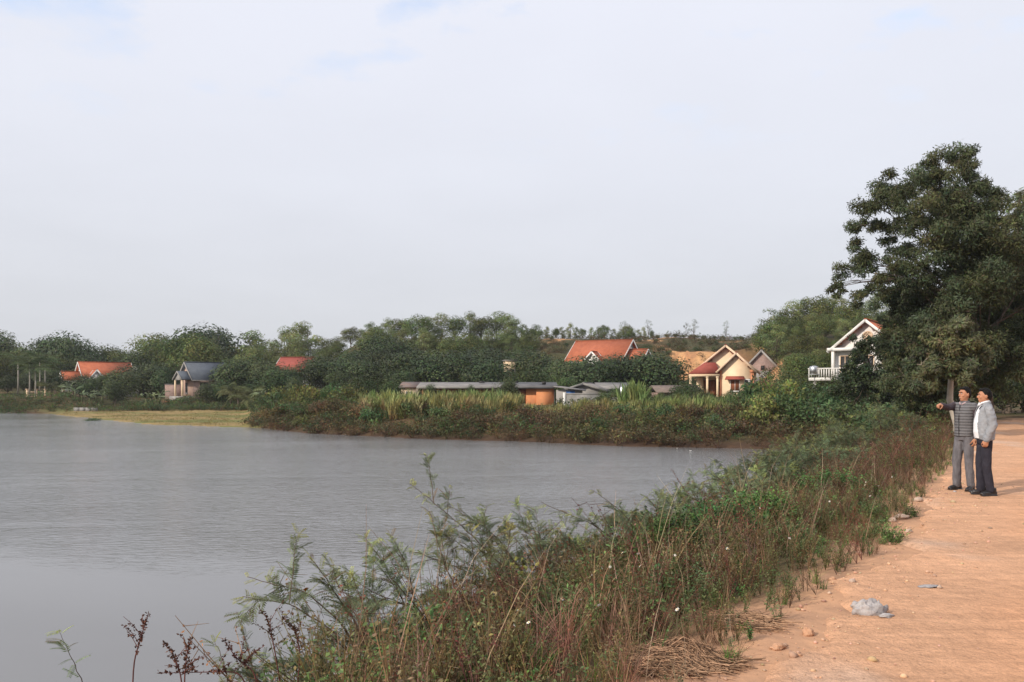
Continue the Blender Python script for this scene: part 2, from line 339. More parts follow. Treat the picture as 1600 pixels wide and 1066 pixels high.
def water_material():
    m, nt, b, o = mat_base('water'); N, L = nt.nodes, nt.links
    g = N.new('ShaderNodeNewGeometry'); sp = N.new('ShaderNodeSeparateXYZ'); L.new(g.outputs['Position'], sp.inputs[0])
    b.inputs['Base Color'].default_value = (.185, .178, .168, 1); b.inputs['Roughness'].default_value = .10; b.inputs['IOR'].default_value = 1.333
    b.inputs['Specular IOR Level'].default_value = .5
    def nz(s, d, rot, st, ty='n'):
        mp = N.new('ShaderNodeMapping'); L.new(g.outputs['Position'], mp.inputs[0]); mp.inputs['Rotation'].default_value = (0, 0, R(rot)); mp.inputs['Scale'].default_value = st
        n = N.new('ShaderNodeTexNoise'); n.inputs['Scale'].default_value = s; n.inputs['Detail'].default_value = d; n.inputs['Roughness'].default_value = .5; n.inputs['Distortion'].default_value = .6; L.new(mp.outputs[0], n.inputs[0]); return n.outputs[0]
    def rng(x, lo, hi, a0, a1):
        r = N.new('ShaderNodeMapRange'); r.interpolation_type = 'SMOOTHSTEP'; r.inputs[1].default_value = lo; r.inputs[2].default_value = hi; r.inputs[3].default_value = a0; r.inputs[4].default_value = a1; L.new(x, r.inputs[0]); return r.outputs[0]
    def math_(op, x, y):
        k = N.new('ShaderNodeMath'); k.operation = op
        for i, q in enumerate((x, y)):
            if isinstance(q, (int, float)): k.inputs[i].default_value = q
            else: L.new(q, k.inputs[i])
        return k.outputs[0]
    mk = N.new('ShaderNodeMix'); mk.data_type = 'RGBA'; L.new(rng(nz(.05, 5, 0, (1, 1.6, 1)), .35, .65, 0, 1), mk.inputs[0]); mk.inputs[6].default_value = (.172, .168, .164, 1); mk.inputs[7].default_value = (.202, .198, .194, 1); L.new(mk.outputs[2], b.inputs['Base Color'])
    # sheltered calm water by the near bank, wind ripples beyond a wandering line
    wob = math_('MULTIPLY', nz(.16, 3, 0, (1, 1, 1)), 9.0)
    yy = math_('ADD', math_('ADD', sp.outputs[1], math_('MULTIPLY', sp.outputs[0], 0.16)), wob)
    wind = rng(yy, 18.2, 21.5, .03, 1.0)
    patch = rng(nz(.07, 4, 20, (1, 2.2, 1)), .36, .60, .45, 1.0)
    amp = math_('MULTIPLY', wind, patch)
    h = math_('ADD', math_('MULTIPLY', nz(3.6, 4, 12, (.75, 2.2, 1)), .042), math_('MULTIPLY', nz(.9, 3, -10, (.6, 1.8, 1)), .022))
    h = math_('MULTIPLY', h, amp)
    bp = N.new('ShaderNodeBump'); bp.inputs['Strength'].default_value = 1; bp.inputs['Distance'].default_value = 1.0; L.new(h, bp.inputs['Height']); L.new(bp.outputs[0], b.inputs['Normal'])
    return m
M_road = road_material(); M_water = water_material()

# ------------------------------------------------------------------ terrain
SHORE_NEAR = [(-16, -14), (-8.6, -1), (-4.9, 3.7), (-2.9, 6.6), (0.3, 10.4), (3.2, 14.5), (6.6, 20.5), (9.8, 27), (12.8, 34), (15.2, 40), (17.0, 44.6)]
SHORE_FAR = [(14.4, 46.2), (11.0, 47), (6, 48.7), (0, 52.7), (-5, 54.5), (-8.9, 57.2), (-15, 61), (-19.3, 66.5), (-21.6, 70), (-26.5, 72.5), (-35, 77.5), (-43, 86.5), (-52, 97), (-61, 107), (-70, 112.5), (-90, 113), (-130, 114), (-300, 118)]
LAKE = SHORE_NEAR + SHORE_FAR + [(-900, 118), (-900, -60), (-40, -60)]
ROAD_L = [(-11, -15), (-2.0, -0.7), (1.32, 4.58), (2.18, 5.95), (3.48, 7.68), (4.1, 8.8), (7.0, 13.4), (9.2, 16.9), (14, 24.5), (18.0, 31), (22.4, 38.2), (27.5, 43.5), (36, 50), (60, 62)]
RZ = 1.85
def terrain(x, y):
    x = np.asarray(x, float); y = np.asarray(y, float)
    d, _ = seg_dist(x, y, LAKE + [LAKE[0]]); d = np.where(inside(x, y, LAKE), -d, d)
    d = d + (fbm(x * .5, y * .5, 3) - .5) * 1.1
    e_, s = seg_dist(x, y, ROAD_L); e = e_ * s               # >0 on the road side
    near = sstep(60, 48, y - 0.25 * np.abs(x - 16)) * sstep(-20, -6, x + .2 * y + 8)
    near = np.where(y < 44, 1.0, near)
    # near bank
    t = np.clip(d / (d + np.maximum(-e, 0) + 1e-6), 0, 1)
    hn = RZ * (1 - (1 - t) ** 2.1) - .015 * sstep(-.3, .3, e)
    hn = np.where(e > 5.6, RZ + .25 * sstep(5.6, 8, e) + .8 * sstep(9, 40, e), hn)
    # far side
    u = x / np.maximum(y, 20)
    flat = sstep(-0.300, -0.320, u) * sstep(-.64, -.52, u)
    bank = 1.35 * sstep(-.3, 4.5, d) + .15 * sstep(5, 30, d)
    low = .05 + .55 * sstep(0, 45, d)
    leftb = .9 * sstep(0, 8, d) + .4 * sstep(8, 30, d)
    lft = sstep(-.50, -.56, u)
    hf = bank * (1 - flat) + low * flat
    hf = np.where(u < -.5, hf * (1 - lft) + leftb * lft, hf)
    flatback = sstep(112, 128, y) * 1.2 * sstep(-.2, -.3, u)
    hill_l = 4.5 * sstep(150, 260, y)
    hill_c = 2.5 * sstep(112, 132, y) + 9.5 * sstep(136, 178, y)
    cutn = (fbm(u * 60, y * .05, 9) - .5) * 7
    hill_r = 3.0 * sstep(108, 128, y) + 5.0 * sstep(134.5, 138.5, y + cutn) + 4.0 * sstep(142, 172, y)
    hill_rr = 9.0 * sstep(86, 122, y) + 6 * sstep(122, 170, y)
    wl_ = sstep(-.17, -.30, u); wr = sstep(.00, .05, u); wrr = sstep(.27, .36, u)
    H = hill_c * (1 - wl_) + hill_l * wl_
    H = H * (1 - wr) + hill_r * wr
    H = H * (1 - wrr) + hill_rr * wrr
    H = H + flatback
    hf = hf + H * sstep(0, 10, d) - 3 * sstep(230, 420, y) * (H > 1)
    h = hn * near + hf * (1 - near)
    h = h + (fbm(x * .9, y * .9, 5) - .5) * .16 * sstep(0, 1.2, d) * np.where(e > -.6, .25 * (1 - sstep(-.6, 0, e)), 1) \
          + (fbm(x * .12, y * .12, 6) - .5) * 1.2 * sstep(60, 120, y)
    h = np.where(d < 0, -1.6 * (1 - np.exp(d / 2.2)) - .03, np.maximum(h, .02 * sstep(0, .3, d)))
    return h, d, e
def gz(x, y):
    return float(terrain(np.array([x]), np.array([y]))[0][0])
def gzs(x, y): return terrain(x, y)[0]

def axis(segs):
    out = [segs[0][0]]
    for a, b, st in segs:
        n = max(1, int(round((b - a) / st))); out += list(np.linspace(a, b, n + 1)[1:])
    return np.array(out)
gx = axis([(-1500, -500, 160), (-500, -150, 25), (-150, -8, 1.6), (-8, 12, .32), (12, 30, .6), (30, 120, 1.3), (120, 400, 20), (400, 1500, 150)])
gy = axis([(-300, -20, 40), (-20, 2, 1.2), (2, 18, .32), (18, 50, .6), (50, 200, 1.15), (200, 500, 12), (500, 2500, 200)])
GX, GY = np.meshgrid(gx, gy)
H, Dsh, Ero = terrain(GX, GY)
U = GX / np.maximum(GY, 20)
def mixc(a, b, t): return a * (1 - t[..., None]) + b * t[..., None]
C = np.broadcast_to(np.array([.080, .075, .036]), GX.shape + (3,)).copy()
nA = fbm(GX * .25, GY * .25, 21); nB = fbm(GX * 1.1, GY * 1.1, 22)
C = mixc(C, np.array([.13, .085, .045]), sstep(.4, .7, nA))
flatm = sstep(-0.300, -0.312, U) * sstep(-.60, -.54, U) * sstep(118, 112, GY)
C = mixc(C, mixc(np.broadcast_to(np.array([.30, .215, .095]), C.shape), np.array([.17, .17, .06]), sstep(.45, .62, fbm(GX * .1, GY * .35, 8))), flatm)
C = mixc(C, np.array([.085, .052, .034]), sstep(2.2, .6, Dsh) * (1 - flatm))
# bare clay on steep cuts
sl = np.hypot(np.gradient(H, axis=1) / np.gradient(GX, axis=1), np.gradient(H, axis=0) / np.gradient(GY, axis=0))
clay = sstep(.30, .6, sl) * sstep(.44, .56, fbm(GX * .12, GY * .05, 23)) * (GY > 100) * sstep(.03, .05, U) * sstep(.36, .33, U)
clay = np.maximum(clay, sstep(.58, .68, nA) * (GY > 140) * (GY < 230) * sstep(.03, .06, U) * sstep(.33, .31, U))
clay = np.maximum(clay, ((np.abs(GX - 31.0) < 4.6) & (GY > 128) & (GY < 139)) * 1.0)
C = mixc(C, mixc(np.broadcast_to(np.array([.58, .33, .16]), C.shape), np.array([.48, .24, .12]), sstep(.35, .65, nB)), clay)
C = mixc(C, np.array([.54, .305, .180]), sstep(-1.0, -.25, Ero + (nB - .5) * 1.2) * (GY < 60))
C = mixc(C, np.array([.20, .12, .06]), sstep(5.4, 7, Ero) * (GY < 80))
ny, nx = GX.shape; idx = np.arange(ny * nx).reshape(ny, nx)
gf = np.stack([idx[:-1, :-1], idx[:-1, 1:], idx[1:, 1:], idx[1:, :-1]], -1).reshape(-1, 4)
o = obj('ground', [(np.stack([GX, GY, H], -1).reshape(-1, 3), gf, C.reshape(-1, 3))], M_ground, smooth=True, kind='structure')
o['label'] = 'soil, banks and hillside around the lake'

o = obj('water', [(np.array([(-1500, -300, 0), (120, -300, 0), (120, 400, 0), (-1500, 400, 0)], float), np.array([[0, 1, 2, 3]]), None)], M_water, kind='structure')
o['label'] = 'grey rippled lake'

# ------------------------------------------------------------------ dirt road
def polyline(pts, step_fn):
    P = np.array(pts, float); L = np.concatenate([[0], np.cumsum(np.hypot(*np.diff(P, axis=0).T))])
    s = [0.0]
    while s[-1] < L[-1]: s.append(s[-1] + step_fn(s[-1]))
    s = np.array(s[:-1]); ss = np.clip(s, 0, L[-1])
    k = lambda q: np.stack([np.interp(q, L, P[:, 0]), np.interp(q, L, P[:, 1])], 1)
    c = sum(k(np.clip(ss + o_, 0, L[-1])) for o_ in (-1.2, -.6, 0, .6, 1.2)) / 5
    T = unit(np.gradient(c, axis=0)); return c, np.stack([T[:, 1], -T[:, 0]], 1), ss
cl, nr, s_ = polyline(ROAD_L, lambda s: .09 if 15 < s < 36 else .4)
tt = np.concatenate([np.arange(-.9, .6, .06), np.arange(.6, 3.2, .11), np.arange(3.2, 6.8, .3)])
Sx, Tt = np.meshgrid(np.arange(len(cl)), tt, indexing='ij')
PX = cl[Sx, 0] + nr[Sx, 0] * Tt; PY = cl[Sx, 1] + nr[Sx, 1] * Tt
rag = (fbm(PX * .9, PY * .9, 31) - .5) * .9 + (fbm(PX * 4, PY * 4, 32) - .5) * .35
Te = Tt + rag
lip = sstep(-.30, .10, Te)
PZ = RZ - .22 + .235 * lip + .02 * (fbm(PX * 1.2, PY * 1.2, 33) - .5) * lip + .05 * (fbm(PX * 3.3, PY * 3.3, 36) - .45) * sstep(1.3, .1, np.abs(Tt)) + .022 * (fbm(PX * 9, PY * 9, 34) - .5) * sstep(2.2, .2, Tt)
PZ += -.035 * np.exp(-((Tt - 2.2) / .35) ** 2) - .035 * np.exp(-((Tt - 4.0) / .35) ** 2)
PZ = PZ - .25 * sstep(5.9, 6.6, Tt)
base = np.array([.67, .375, .220]); red = np.array([.70, .345, .180]); pale = np.array([.70, .47, .335])
RC = np.broadcast_to(base, PX.shape + (3,)).copy()
RC = mixc(RC, red, .75 * sstep(.9, 2.2, Tt + (fbm(PX * .5, PY * .5, 35) - .5) * 1.6))
RC = mixc(RC, pale, .8 * sstep(.55, .72, fbm(PX * .7, PY * .7, 37)) + .0 * Tt)
RC = mixc(RC, pale, .5 * np.exp(-((Tt - 2.2) / .25) ** 2))
ii = np.arange(PX.size).reshape(PX.shape)
rf = np.stack([ii[:-1, :-1], ii[:-1, 1:], ii[1:, 1:], ii[1:, :-1]], -1).reshape(-1, 4)[:, ::-1]
o = obj('dirt_road', [(np.stack([PX, PY, PZ], -1).reshape(-1, 3), rf, RC.reshape(-1, 3))], M_road, smooth=True, kind='structure')
o['label'] = 'orange clay road along the lake bank'
RXY = np.stack([PX.ravel(), PY.ravel()], 1); RZF = PZ.ravel()
def road_z(x, y):
    k = np.argmin((RXY[:, 0] - x) ** 2 + (RXY[:, 1] - y) ** 2); return max(RZF[k], gz(x, y))

# ------------------------------------------------------------------ houses
M_cream = surf('cream_plaster', (.86, .66, .44), (.78, .58, .37), 1.2, .85, .004)
M_white = surf('white_plaster', (.80, .77, .72), (.68, .65, .60), .9, .8, .003)
M_trim = surf('cream_trim', (.80, .60, .42), (.66, .45, .30), 2, .8)
M_orange_trim = surf('terracotta_paint', (.62, .26, .13), (.52, .20, .10), 3, .75)
M_tile_o = tile_mat('orange_roof_tiles', (.47, .145, .070), (.37, .105, .052))
M_tile_r = tile_mat('red_roof_tiles', (.34, .085, .060), (.28, .066, .048))
M_tile_g = tile_mat('slate_grey_roof_tiles', (.115, .13, .15), (.09, .10, .12))
M_brick = brick_mat('raw_brick', (.43, .25, .20), (.34, .19, .15), (.36, .31, .28))
M_plast = surf('raw_cement', (.36, .33, .30), (.26, .245, .23), .8, .9, .006)
M_conc = surf('weathered_concrete', (.31, .29, .27), (.17, .165, .15), .9, .92, .01)
M_fibro = surf('fibre_cement_roof', (.27, .25, .235), (.17, .16, .155), 1.0, .9, .01)
M_dark = surf('dark_opening', (.02, .018, .016), (.035, .03, .028), 2, .4)
M_glass = surf('window_glass', (.035, .035, .035), (.05, .05, .05), 2, .15, spec=.6)
M_wood = surf('brown_timber', (.30, .10, .04), (.20, .065, .03), 4, .6, stretch=(8, 8, .7))
M_orange_wall = surf('orange_limewash', (.66, .27, .115), (.56, .22, .095), .8, .85, .004)
M_blue = surf('blue_shutter', (.045, .13, .34), (.035, .10, .26), 3, .6)
M_steel = surf('stainless_steel', (.60, .60, .60), (.5, .5, .5), 3, .28, metal=.9)
M_grey = surf('grey_metal', (.45, .45, .44), (.35, .35, .34), 4, .5)

def gable_body(W, D, eave, apex, roofm, wallm, trimm, ov=.45, gov=.4, ridge='y', x0=0, y0=0, z0=0, parent=None, th=.14, foot=0.0, part='wall', fascia=True, brackets=0, roofname='roof'):
    """walls with gable ends + two roof slopes. ridge along local y (gable faces -y) or x. centred on x0, from y0 to y0+D"""
    a = W / 2
    if ridge == 'y':
        obj(part, [prism([(x0 - a, z0 - foot), (x0 + a, z0 - foot), (x0 + a, z0 + eave), (x0, z0 + apex - .02), (x0 - a, z0 + eave)], 'y', y0, y0 + D)], wallm, parent)
        k = (apex - eave) / a; parts = []
        rf = obj(roofname, [slab([(x0, y0 - gov, z0 + apex + th), (x0, y0 + D + gov, z0 + apex + th), (x0 + s * (a + ov), y0 + D + gov, z0 + eave - k * ov + th), (x0 + s * (a + ov), y0 - gov, z0 + eave - k * ov + th)], th) for s in (-1, 1)], roofm, parent)
        for yy in (y0 - gov - .03, y0 + D + gov + .03):
            if fascia: obj('fascia', [beam((x0 + s * (a + ov + .02), yy, z0 + eave - k * ov + th * .3 - .03), (x0 + s * .0, yy, z0 + apex + th * .3 - .03 + .01), .06, .24) for s in (-1, 1)], trimm, rf)
        for i in range(brackets):
            for s in (-1, 1):
                tpos = (i + .5) / brackets; xx = x0 + s * tpos * a * .96; zz = z0 + apex - k * abs(xx - x0) - .10
                obj('bracket', [box(xx - .07, xx + .07, y0 - gov + .02, y0 - .002, zz - .16, zz - .02)], M_wood, rf)
        obj('ridge_cap', [beam((x0, y0 - gov, z0 + apex + th + .02), (x0, y0 + D + gov, z0 + apex + th + .02), .2, .09)], roofm, rf)
    else:
        b = D / 2; yc = y0 + b; k = (apex - eave) / b
        obj(part, [prism([(y0, z0 - foot), (y0 + D, z0 - foot), (y0 + D, z0 + eave), (yc, z0 + apex - .02), (y0, z0 + eave)], 'x', x0 - a, x0 + a)], wallm, parent)
        rf = obj(roofname, [slab([(x0 - a - gov, yc, z0 + apex + th), (x0 + a + gov, yc, z0 + apex + th), (x0 + a + gov, yc + s * (b + ov), z0 + eave - k * ov + th), (x0 - a - gov, yc + s * (b + ov), z0 + eave - k * ov + th)], th) for s in (-1, 1)], roofm, parent)
        for xx in (x0 - a - gov - .03, x0 + a + gov + .03):
            if fascia: obj('fascia', [beam((xx, yc + s * (b + ov + .02), z0 + eave - k * ov + th * .3 - .03), (xx, yc, z0 + apex + th * .3 - .02), .06, .24) for s in (-1, 1)], trimm, rf)
        obj('ridge_cap', [beam((x0 - a - gov, yc, z0 + apex + th + .02), (x0 + a + gov, yc, z0 + apex + th + .02), .2, .09)], roofm, rf)
        obj('gutter', [beam((x0 - a - gov, y0 - ov - .06, z0 + eave - k * ov + th * .3), (x0 + a + gov, y0 - ov - .06, z0 + eave - k * ov + th * .3), .10, .10)], trimm, rf)
    return rf
def window(x, z, w, h, y, parent, face='-y', framem=None, panem=None, sill=True, bars=1, name='window'):
    """frame with recess-looking pane; on a wall plane at y (face -y) or x (face +-x)"""
    fm = framem or M_white; pm = panem or M_glass; t = .07
    def bb(a0, a1, d0, d1, c0, c1):
        if face == '-y': return box(a0, a1, y - d1, y - d0, c0, c1)
        if face == '+x': return box(y + d0, y + d1, a0, a1, c0, c1)
        return box(y - d1, y - d0, a0, a1, c0, c1)
    fr = [bb(x - w / 2 - t, x - w / 2, .004, .07, z - h / 2 - t, z + h / 2 + t), bb(x + w / 2, x + w / 2 + t, .004, .07, z - h / 2 - t, z + h / 2 + t),
          bb(x - w / 2, x + w / 2, .004, .07, z - h / 2 - t, z - h / 2), bb(x - w / 2, x + w / 2, .004, .07, z + h / 2, z + h / 2 + t)]
    for i in range(bars):
        q = x - w / 2 + w * (i + 1) / (bars + 1); fr.append(bb(q - .025, q + .025, .012, .05, z - h / 2, z + h / 2))
    wd = obj(name, fr, fm, parent)
    obj('pane', [bb(x - w / 2, x + w / 2, .004, .012, z - h / 2, z + h / 2)], pm, wd)
    if sill: obj('sill', [bb(x - w / 2 - .15, x + w / 2 + .15, .004, .14, z - h / 2 - t - .09, z - h / 2 - t - .002)], fm, wd)
    return wd

# --- yellow house with the porch
hz = 1.35
yh = thing('yellow_house', 'cream yellow house with two front gables and a red roofed porch', 'house', (26.1, 100, hz), R(-17))
gable_body(7.0, 9, 4.25, 7.15, M_tile_r, M_cream, M_trim, .5, .6, 'y', 0, 0, 0, yh, brackets=3, foot=1.0)
gable_body(3.7, 2.2, 4.3, 6.15, M_tile_r, M_cream, M_trim, .45, .45, 'y', 1.30, -2.2, 0, yh, brackets=2, part='front_wing', foot=1.0, roofname='wing_roof')
# porch: floor, hip roof, columns
obj('porch_floor', [box(-3.9, -.56, -2.4, -.004, -.8, .45), box(-3.3, -1.6, -2.8, -2.403, -.8, .15)], M_plast, yh)
V = np.array([(-4.3, -2.7, 3.75), (-.58, -2.7, 3.75), (-.58, -.01, 3.75), (-4.3, -.01, 3.75), (-2.5, -.8, 5.15), (-1.2, -.8, 5.15), (-1.2, -.01, 5.15), (-2.5, -.01, 5.15)], float)
obj('porch_roof', [(V, BQ, None)], M_tile_r, yh)
obj('porch_beam', [box(-4.2, -.62, -2.62, -2.30, 3.42, 3.748), box(-4.2, -3.9, -2.297, -.01, 3.42, 3.748), box(-3.897, -.62, -2.297, -.01, 3.66, 3.748)], M_cream, yh)
for x in (-4.02, -2.05, -.86): obj('column', [box(x - .12, x + .12, -2.56, -2.34, .452, 3.417), box(x - .18, x + .18, -2.62, -2.28, .452, .62), box(x - .17, x + .17, -2.61, -2.29, 3.25, 3.415)], M_cream, yh)
obj('pilaster', [box(-3.18, -2.68, -.30, -.004, .452, 3.655)], M_cream, yh)
dr = obj('door', [box(-2.62, -1.10, -.10, -.006, .452, 3.0)], M_wood, yh)
obj('door_leaf', [box(-2.55, -1.90, -.13, -.103, .5, 2.9)], M_wood, dr); obj('door_leaf', [box(-1.82, -1.17, -.13, -.103, .5, 2.9)], M_wood, dr)
window(-.80, 1.9, .30, 1.7, -.004, yh, framem=M_orange_trim, panem=M_wood, bars=0)
obj('corner_pillar', [box(2.95, 3.2, -2.28, -2.204, -.5, 4.1), box(3.154, 3.3, -2.28, -.2, -.5, 4.1), box(2.85, 3.38, -2.34, -2.284, 3.85, 4.2)], M_orange_trim, yh)
obj('corner_pillar', [box(-.62, -.40, -2.27, -2.204, -.5, 4.1), box(-.70, -.34, -2.32, -2.274, 3.85, 4.15)], M_orange_trim, yh)
window(1.15, 2.35, .95, 1.25, -2.2, yh, framem=M_white, panem=M_wood, bars=1)
obj('window_awning', [slab([(.15, -2.204, 3.45), (2.15, -2.204, 3.45), (2.3, -2.9, 3.1), (0, -2.9, 3.1)], .10)], M_tile_r, yh)
ac = obj('air_conditioner', [box(2.25, 2.90, -2.52, -2.24, 2.55, 3.1), box(2.3, 2.36, -2.45, -2.204, 2.42, 2.545), box(2.78, 2.84, -2.45, -2.204, 2.42, 2.545)], M_white, yh)
obj('fan_grille', [lathe([(.2, 0), (.2, .02), (.05, .03)], 14, loc=(0, 0, 0))], M_dark, ac, loc=(2.47, -2.525, 2.83)).rotation_euler = (R(90), 0, 0)
obj('wall_tank', [box(-3.75, -3.60, -.2, 0, 1.0, 2.2)], M_plast, yh)

# --- half-finished brick house behind it
bh = thing('brick_house', 'unpainted brick house with steep gable behind the yellow house', 'house', (34.4, 113, 2.4), R(-19))
obj('plastered_wall', [box(-2.35, 2.35, -.03, -.004, -2, 3.3)], M_plast, bh)
gable_body(4.7, 9, 3.55, 6.1, M_fibro, M_brick, M_plast, .35, .3, 'y', 0, 0, 0, bh, foot=2)
window(.2, 3.75, .5, .6, -.02, bh, framem=M_brick, panem=M_dark, bars=0, sill=False)

# --- white two-storey house
wh = thing('white_house', 'white two storey house with a gable, balcony and red roof', 'house', (32.9, 76, 1.9), R(-36))
gable_body(5.6, 8, 5.35, 7.75, M_tile_o, M_white, M_white, .55, .6, 'y', 0, 0, 0, wh, brackets=3, foot=1)
obj('cornice', [box(-3.35, -2.85, -.8, 5, 5.0, 5.28), box(-2.847, -.6, -.8, -.004, 5.0, 5.28)], M_white, wh)
obj('balcony_column', [box(-2.98, -2.72, -.7, -.44, 2.55, 4.998)], M_white, wh)
obj('balcony_column', [box(2.7, 2.95, -.7, -.44, 2.55, 4.998)], M_white, wh)
aw = obj('arched_window', [lathe([(.46, 0), (.46, .08), (.36, .08), (.36, .02)], 20)], M_trim, wh, loc=(.1, -.006, 6.35)); aw.rotation_euler = (R(90), 0, 0)
obj('pane', [lathe([(.36, .01), (.36, .015)], 20), ], M_dark, aw)
obj('glazing_bar', [box(-.03, .03, -.36, .36, .03, .06), box(-.36, .36, -.03, .03, .031, .055)], M_trim, aw)
bf = obj('balcony', [box(-4.9, -2.4, -1.3, 3, 2.2, 2.5), box(-2.397, 2.9, -1.3, -.004, 2.2, 2.5), box(-4.6, -4.3, -1.0, -.7, -1, 2.197)], M_white, wh)
obj('handrail', [box(-4.95, 2.9, -1.34, -1.2, 3.30, 3.40), box(-4.95, -4.82, -1.197, 3, 3.30, 3.40)], M_white, bf)
for i in range(34):
    x = -4.85 + i * .228
    obj('baluster', None, M_white, bf, me=bpy.data.meshes.get('baluster') or make_mesh('baluster', [box(-.045, .045, -.045, .045, 0, .80)], M_white), loc=(x, -1.27, 2.5))
for k, x in enumerate((-1.9, .2, 1.8)): window(x, 3.55, .8, 1.9, 0, wh, framem=M_trim, panem=M_glass, sill=False)
for x in (-1.8, 1.5): window(x, 1.2, 1.0, 1.3, 0, wh)
wt = thing('water_tank', 'steel water tank standing on the white house balcony', 'tank', (28.6, 77.6, 4.4))
obj('tank_body', [lathe([(.36, .3), (.42, .36), (.42, .95), (.36, 1.05), (.1, 1.12)], 18)], M_steel, wt, smooth=False)
obj('stand', [box(-.4, -.34, -.4, -.34, 0, .3), box(.34, .4, -.4, -.34, 0, .3), box(-.4, -.34, .34, .4, 0, .3), box(.34, .4, .34, .4, 0, .3), box(-.42, .42, -.42, .42, .26, .298)], M_grey, wt)

# --- orange roof house below the clay cut
oh = thing('orange_roof_house', 'long orange tiled roof house below the clay cutting', 'house', (12.9, 129, 4.6), R(-33))
gable_body(9.4, 6.9, 3.3, 6.3, M_tile_o, M_plast, M_white, .6, .45, 'x', 0, 0, 0, oh, foot=2)
gable_body(2.5, 1.3, 3.1, 4.35, M_tile_o, M_white, M_white, .4, .3, 'y', .4, -1.3, 0, oh, part='dormer_wing', roofname='dormer_roof')
gable_body(3.0, 3.2, 3.3, 4.7, M_tile_o, M_plast, M_white, .4, .3, 'x', 6.2, 1.2, 0, oh, part='side_wing', roofname='side_roof', foot=2)
aw = obj('arched_window', [lathe([(.5, 0), (.5, .08), (.38, .08)], 16)], M_white, oh, loc=(4.705, 3.4, 4.6)); aw.rotation_euler = (R(90), 0, R(90)); aw.scale = (.8, 1.3, 1)
obj('pane', [lathe([(.38, .01), (.38, .03)], 16)], M_dark, aw)
for x in (-3.4, -1.6, 2.6): window(x, 1.7, 1.0, 1.3, 0, oh)

# --- far left orange roof house
fh = thing('white_gabled_house', 'white house with bright orange roof at the far left', 'house', (-72.3, 147, 2.2), R(40))
gable_body(8.0, 6.0, 3.2, 5.7, M_tile_o, M_white, M_white, .5, .45, 'x', 0, 0, 0, fh, foot=1)
gable_body(2.2, 1.6, 2.9, 4.3, M_tile_o, M_white, M_white, .35, .3, 'y', -2.4, -1.6, 0, fh, part='porch_wall', roofname='porch_roof')
gable_body(3.0, 2.4, 2.7, 3.95, M_tile_o, M_white, M_white, .35, .3, 'x', -5.5, 1.4, 0, fh, part='side_wing', roofname='side_roof', foot=1)
window(3.0, 4.2, .5, .5, -4.0, fh, face='-x', bars=0, sill=False)
obj('parapet', [box(4.6, 5.5, 1.6, 3.0, -1, 5.0), box(4.5, 5.9, 1.5, 3.1, 5.0, 5.12)], M_white, fh)
for x in (-.2, 2.2): window(x, 1.6, 1.0, 1.2, 0, fh)

# --- grey slate roof house, unfinished
gh = thing('slate_roof_house', 'unfinished brick house with slate grey roof and small porch', 'house', (-46.9, 127.5, 2.0), R(44))
gh.scale = (.95, .95, .98)
gable_body(6.0, 5.2, 3.0, 5.4, M_tile_g, M_brick, M_plast, .5, .5, 'x', .2, 0, 0, gh, foot=1)
obj('gable_end_plaster', [prism([(.05, -.3), (5.15, -.3), (5.15, 2.95), (2.6, 5.2), (.05, 2.95)], 'x', -2.87, -2.803)], surf('pink_brick', (.50, .35, .28), (.40, .26, .20), 1.5, .9), gh)
# porch gable facing -x
pr = obj('porch_roof', [slab([(-2.9, 1.5, 4.05), (-4.9, 1.5, 4.05), (-4.9, -.35, 2.75), (-2.9, -.35, 2.75)], .12), slab([(-2.9, 1.52, 4.05), (-4.9, 1.52, 4.05), (-4.9, 3.35, 2.75), (-2.9, 3.35, 2.75)], .12)], M_tile_g, gh)
obj('fascia', [beam((-4.93, -.35, 2.66), (-4.93, 1.5, 3.96), .07, .2), beam((-4.93, 3.35, 2.66), (-4.93, 1.5, 3.96), .07, .2)], M_plast, pr)
obj('porch_gable', [prism([(-.05, 2.62), (3.05, 2.62), (1.5, 3.85)], 'x', -4.7, -4.5)], M_plast, gh)
for y in (.1, 2.9): obj('column', [box(-4.72, -4.48, y - .12, y + .12, .1, 2.615)], M_cream, gh)
obj('porch_floor', [box(-5.3, -2.88, -.6, 3.6, -.6, .1)], M_plast, gh)
window(2.6, 1.4, .8, 1.5, -2.87, gh, face='-x', framem=M_plast, panem=M_dark, bars=0)
obj('doorway', [box(-1.8, -.4, -.03, -.004, .05, 2.3)], M_dark, gh)
window(1.6, 1.6, 1.1, 1.1, 0, gh, framem=M_plast, panem=M_dark, bars=0)
obj('canopy', [box(1.6, 3.2, -1.2, -.01, 2.4, 2.52)], M_trim, gh)
bp_ = thing('brick_heap', 'low heap of orange bricks beside the slate roof house', 'heap', (-51.0, 124.0, 0))
bp_.location.z = gz(-51.0, 124.0)
bm_ = make_mesh('brick', [box(-.11, .11, -.05, .05, 0, .07)], M_orange_trim)
for i in range(60):
    obj('brick', None, None, bp_, me=bm_, loc=(random.gauss(0, .7), random.gauss(0, .4), abs(random.gauss(0, .18))), rz=random.random() * 3)
lw = thing('low_wall', 'grey brick side wall left of the slate roof house', 'wall', (-52.6, 129, 2.0), R(20)); obj('wall_panel', [box(-1.9, 1.4, -.1, .1, -1, 1.9)], M_brick, lw); obj('coping', [box(-1.95, 1.45, -.14, .14, 1.9, 1.98)], M_conc, lw)

# --- small red roof house
rh = thing('red_roof_house', 'small house with crimson roof half hidden by dark trees', 'house', (-37.3, 138, 3.1), R(-12))
gable_body(6.0, 5.6, 3.2, 5.4, M_tile_r, M_white, M_white, .5, .3, 'x', 0, 0, 0, rh, foot=1.5)
window(1.9, 1.7, .9, 1.2, 0, rh); window(-1.2, 1.7, .9, 1.2, 0, rh)
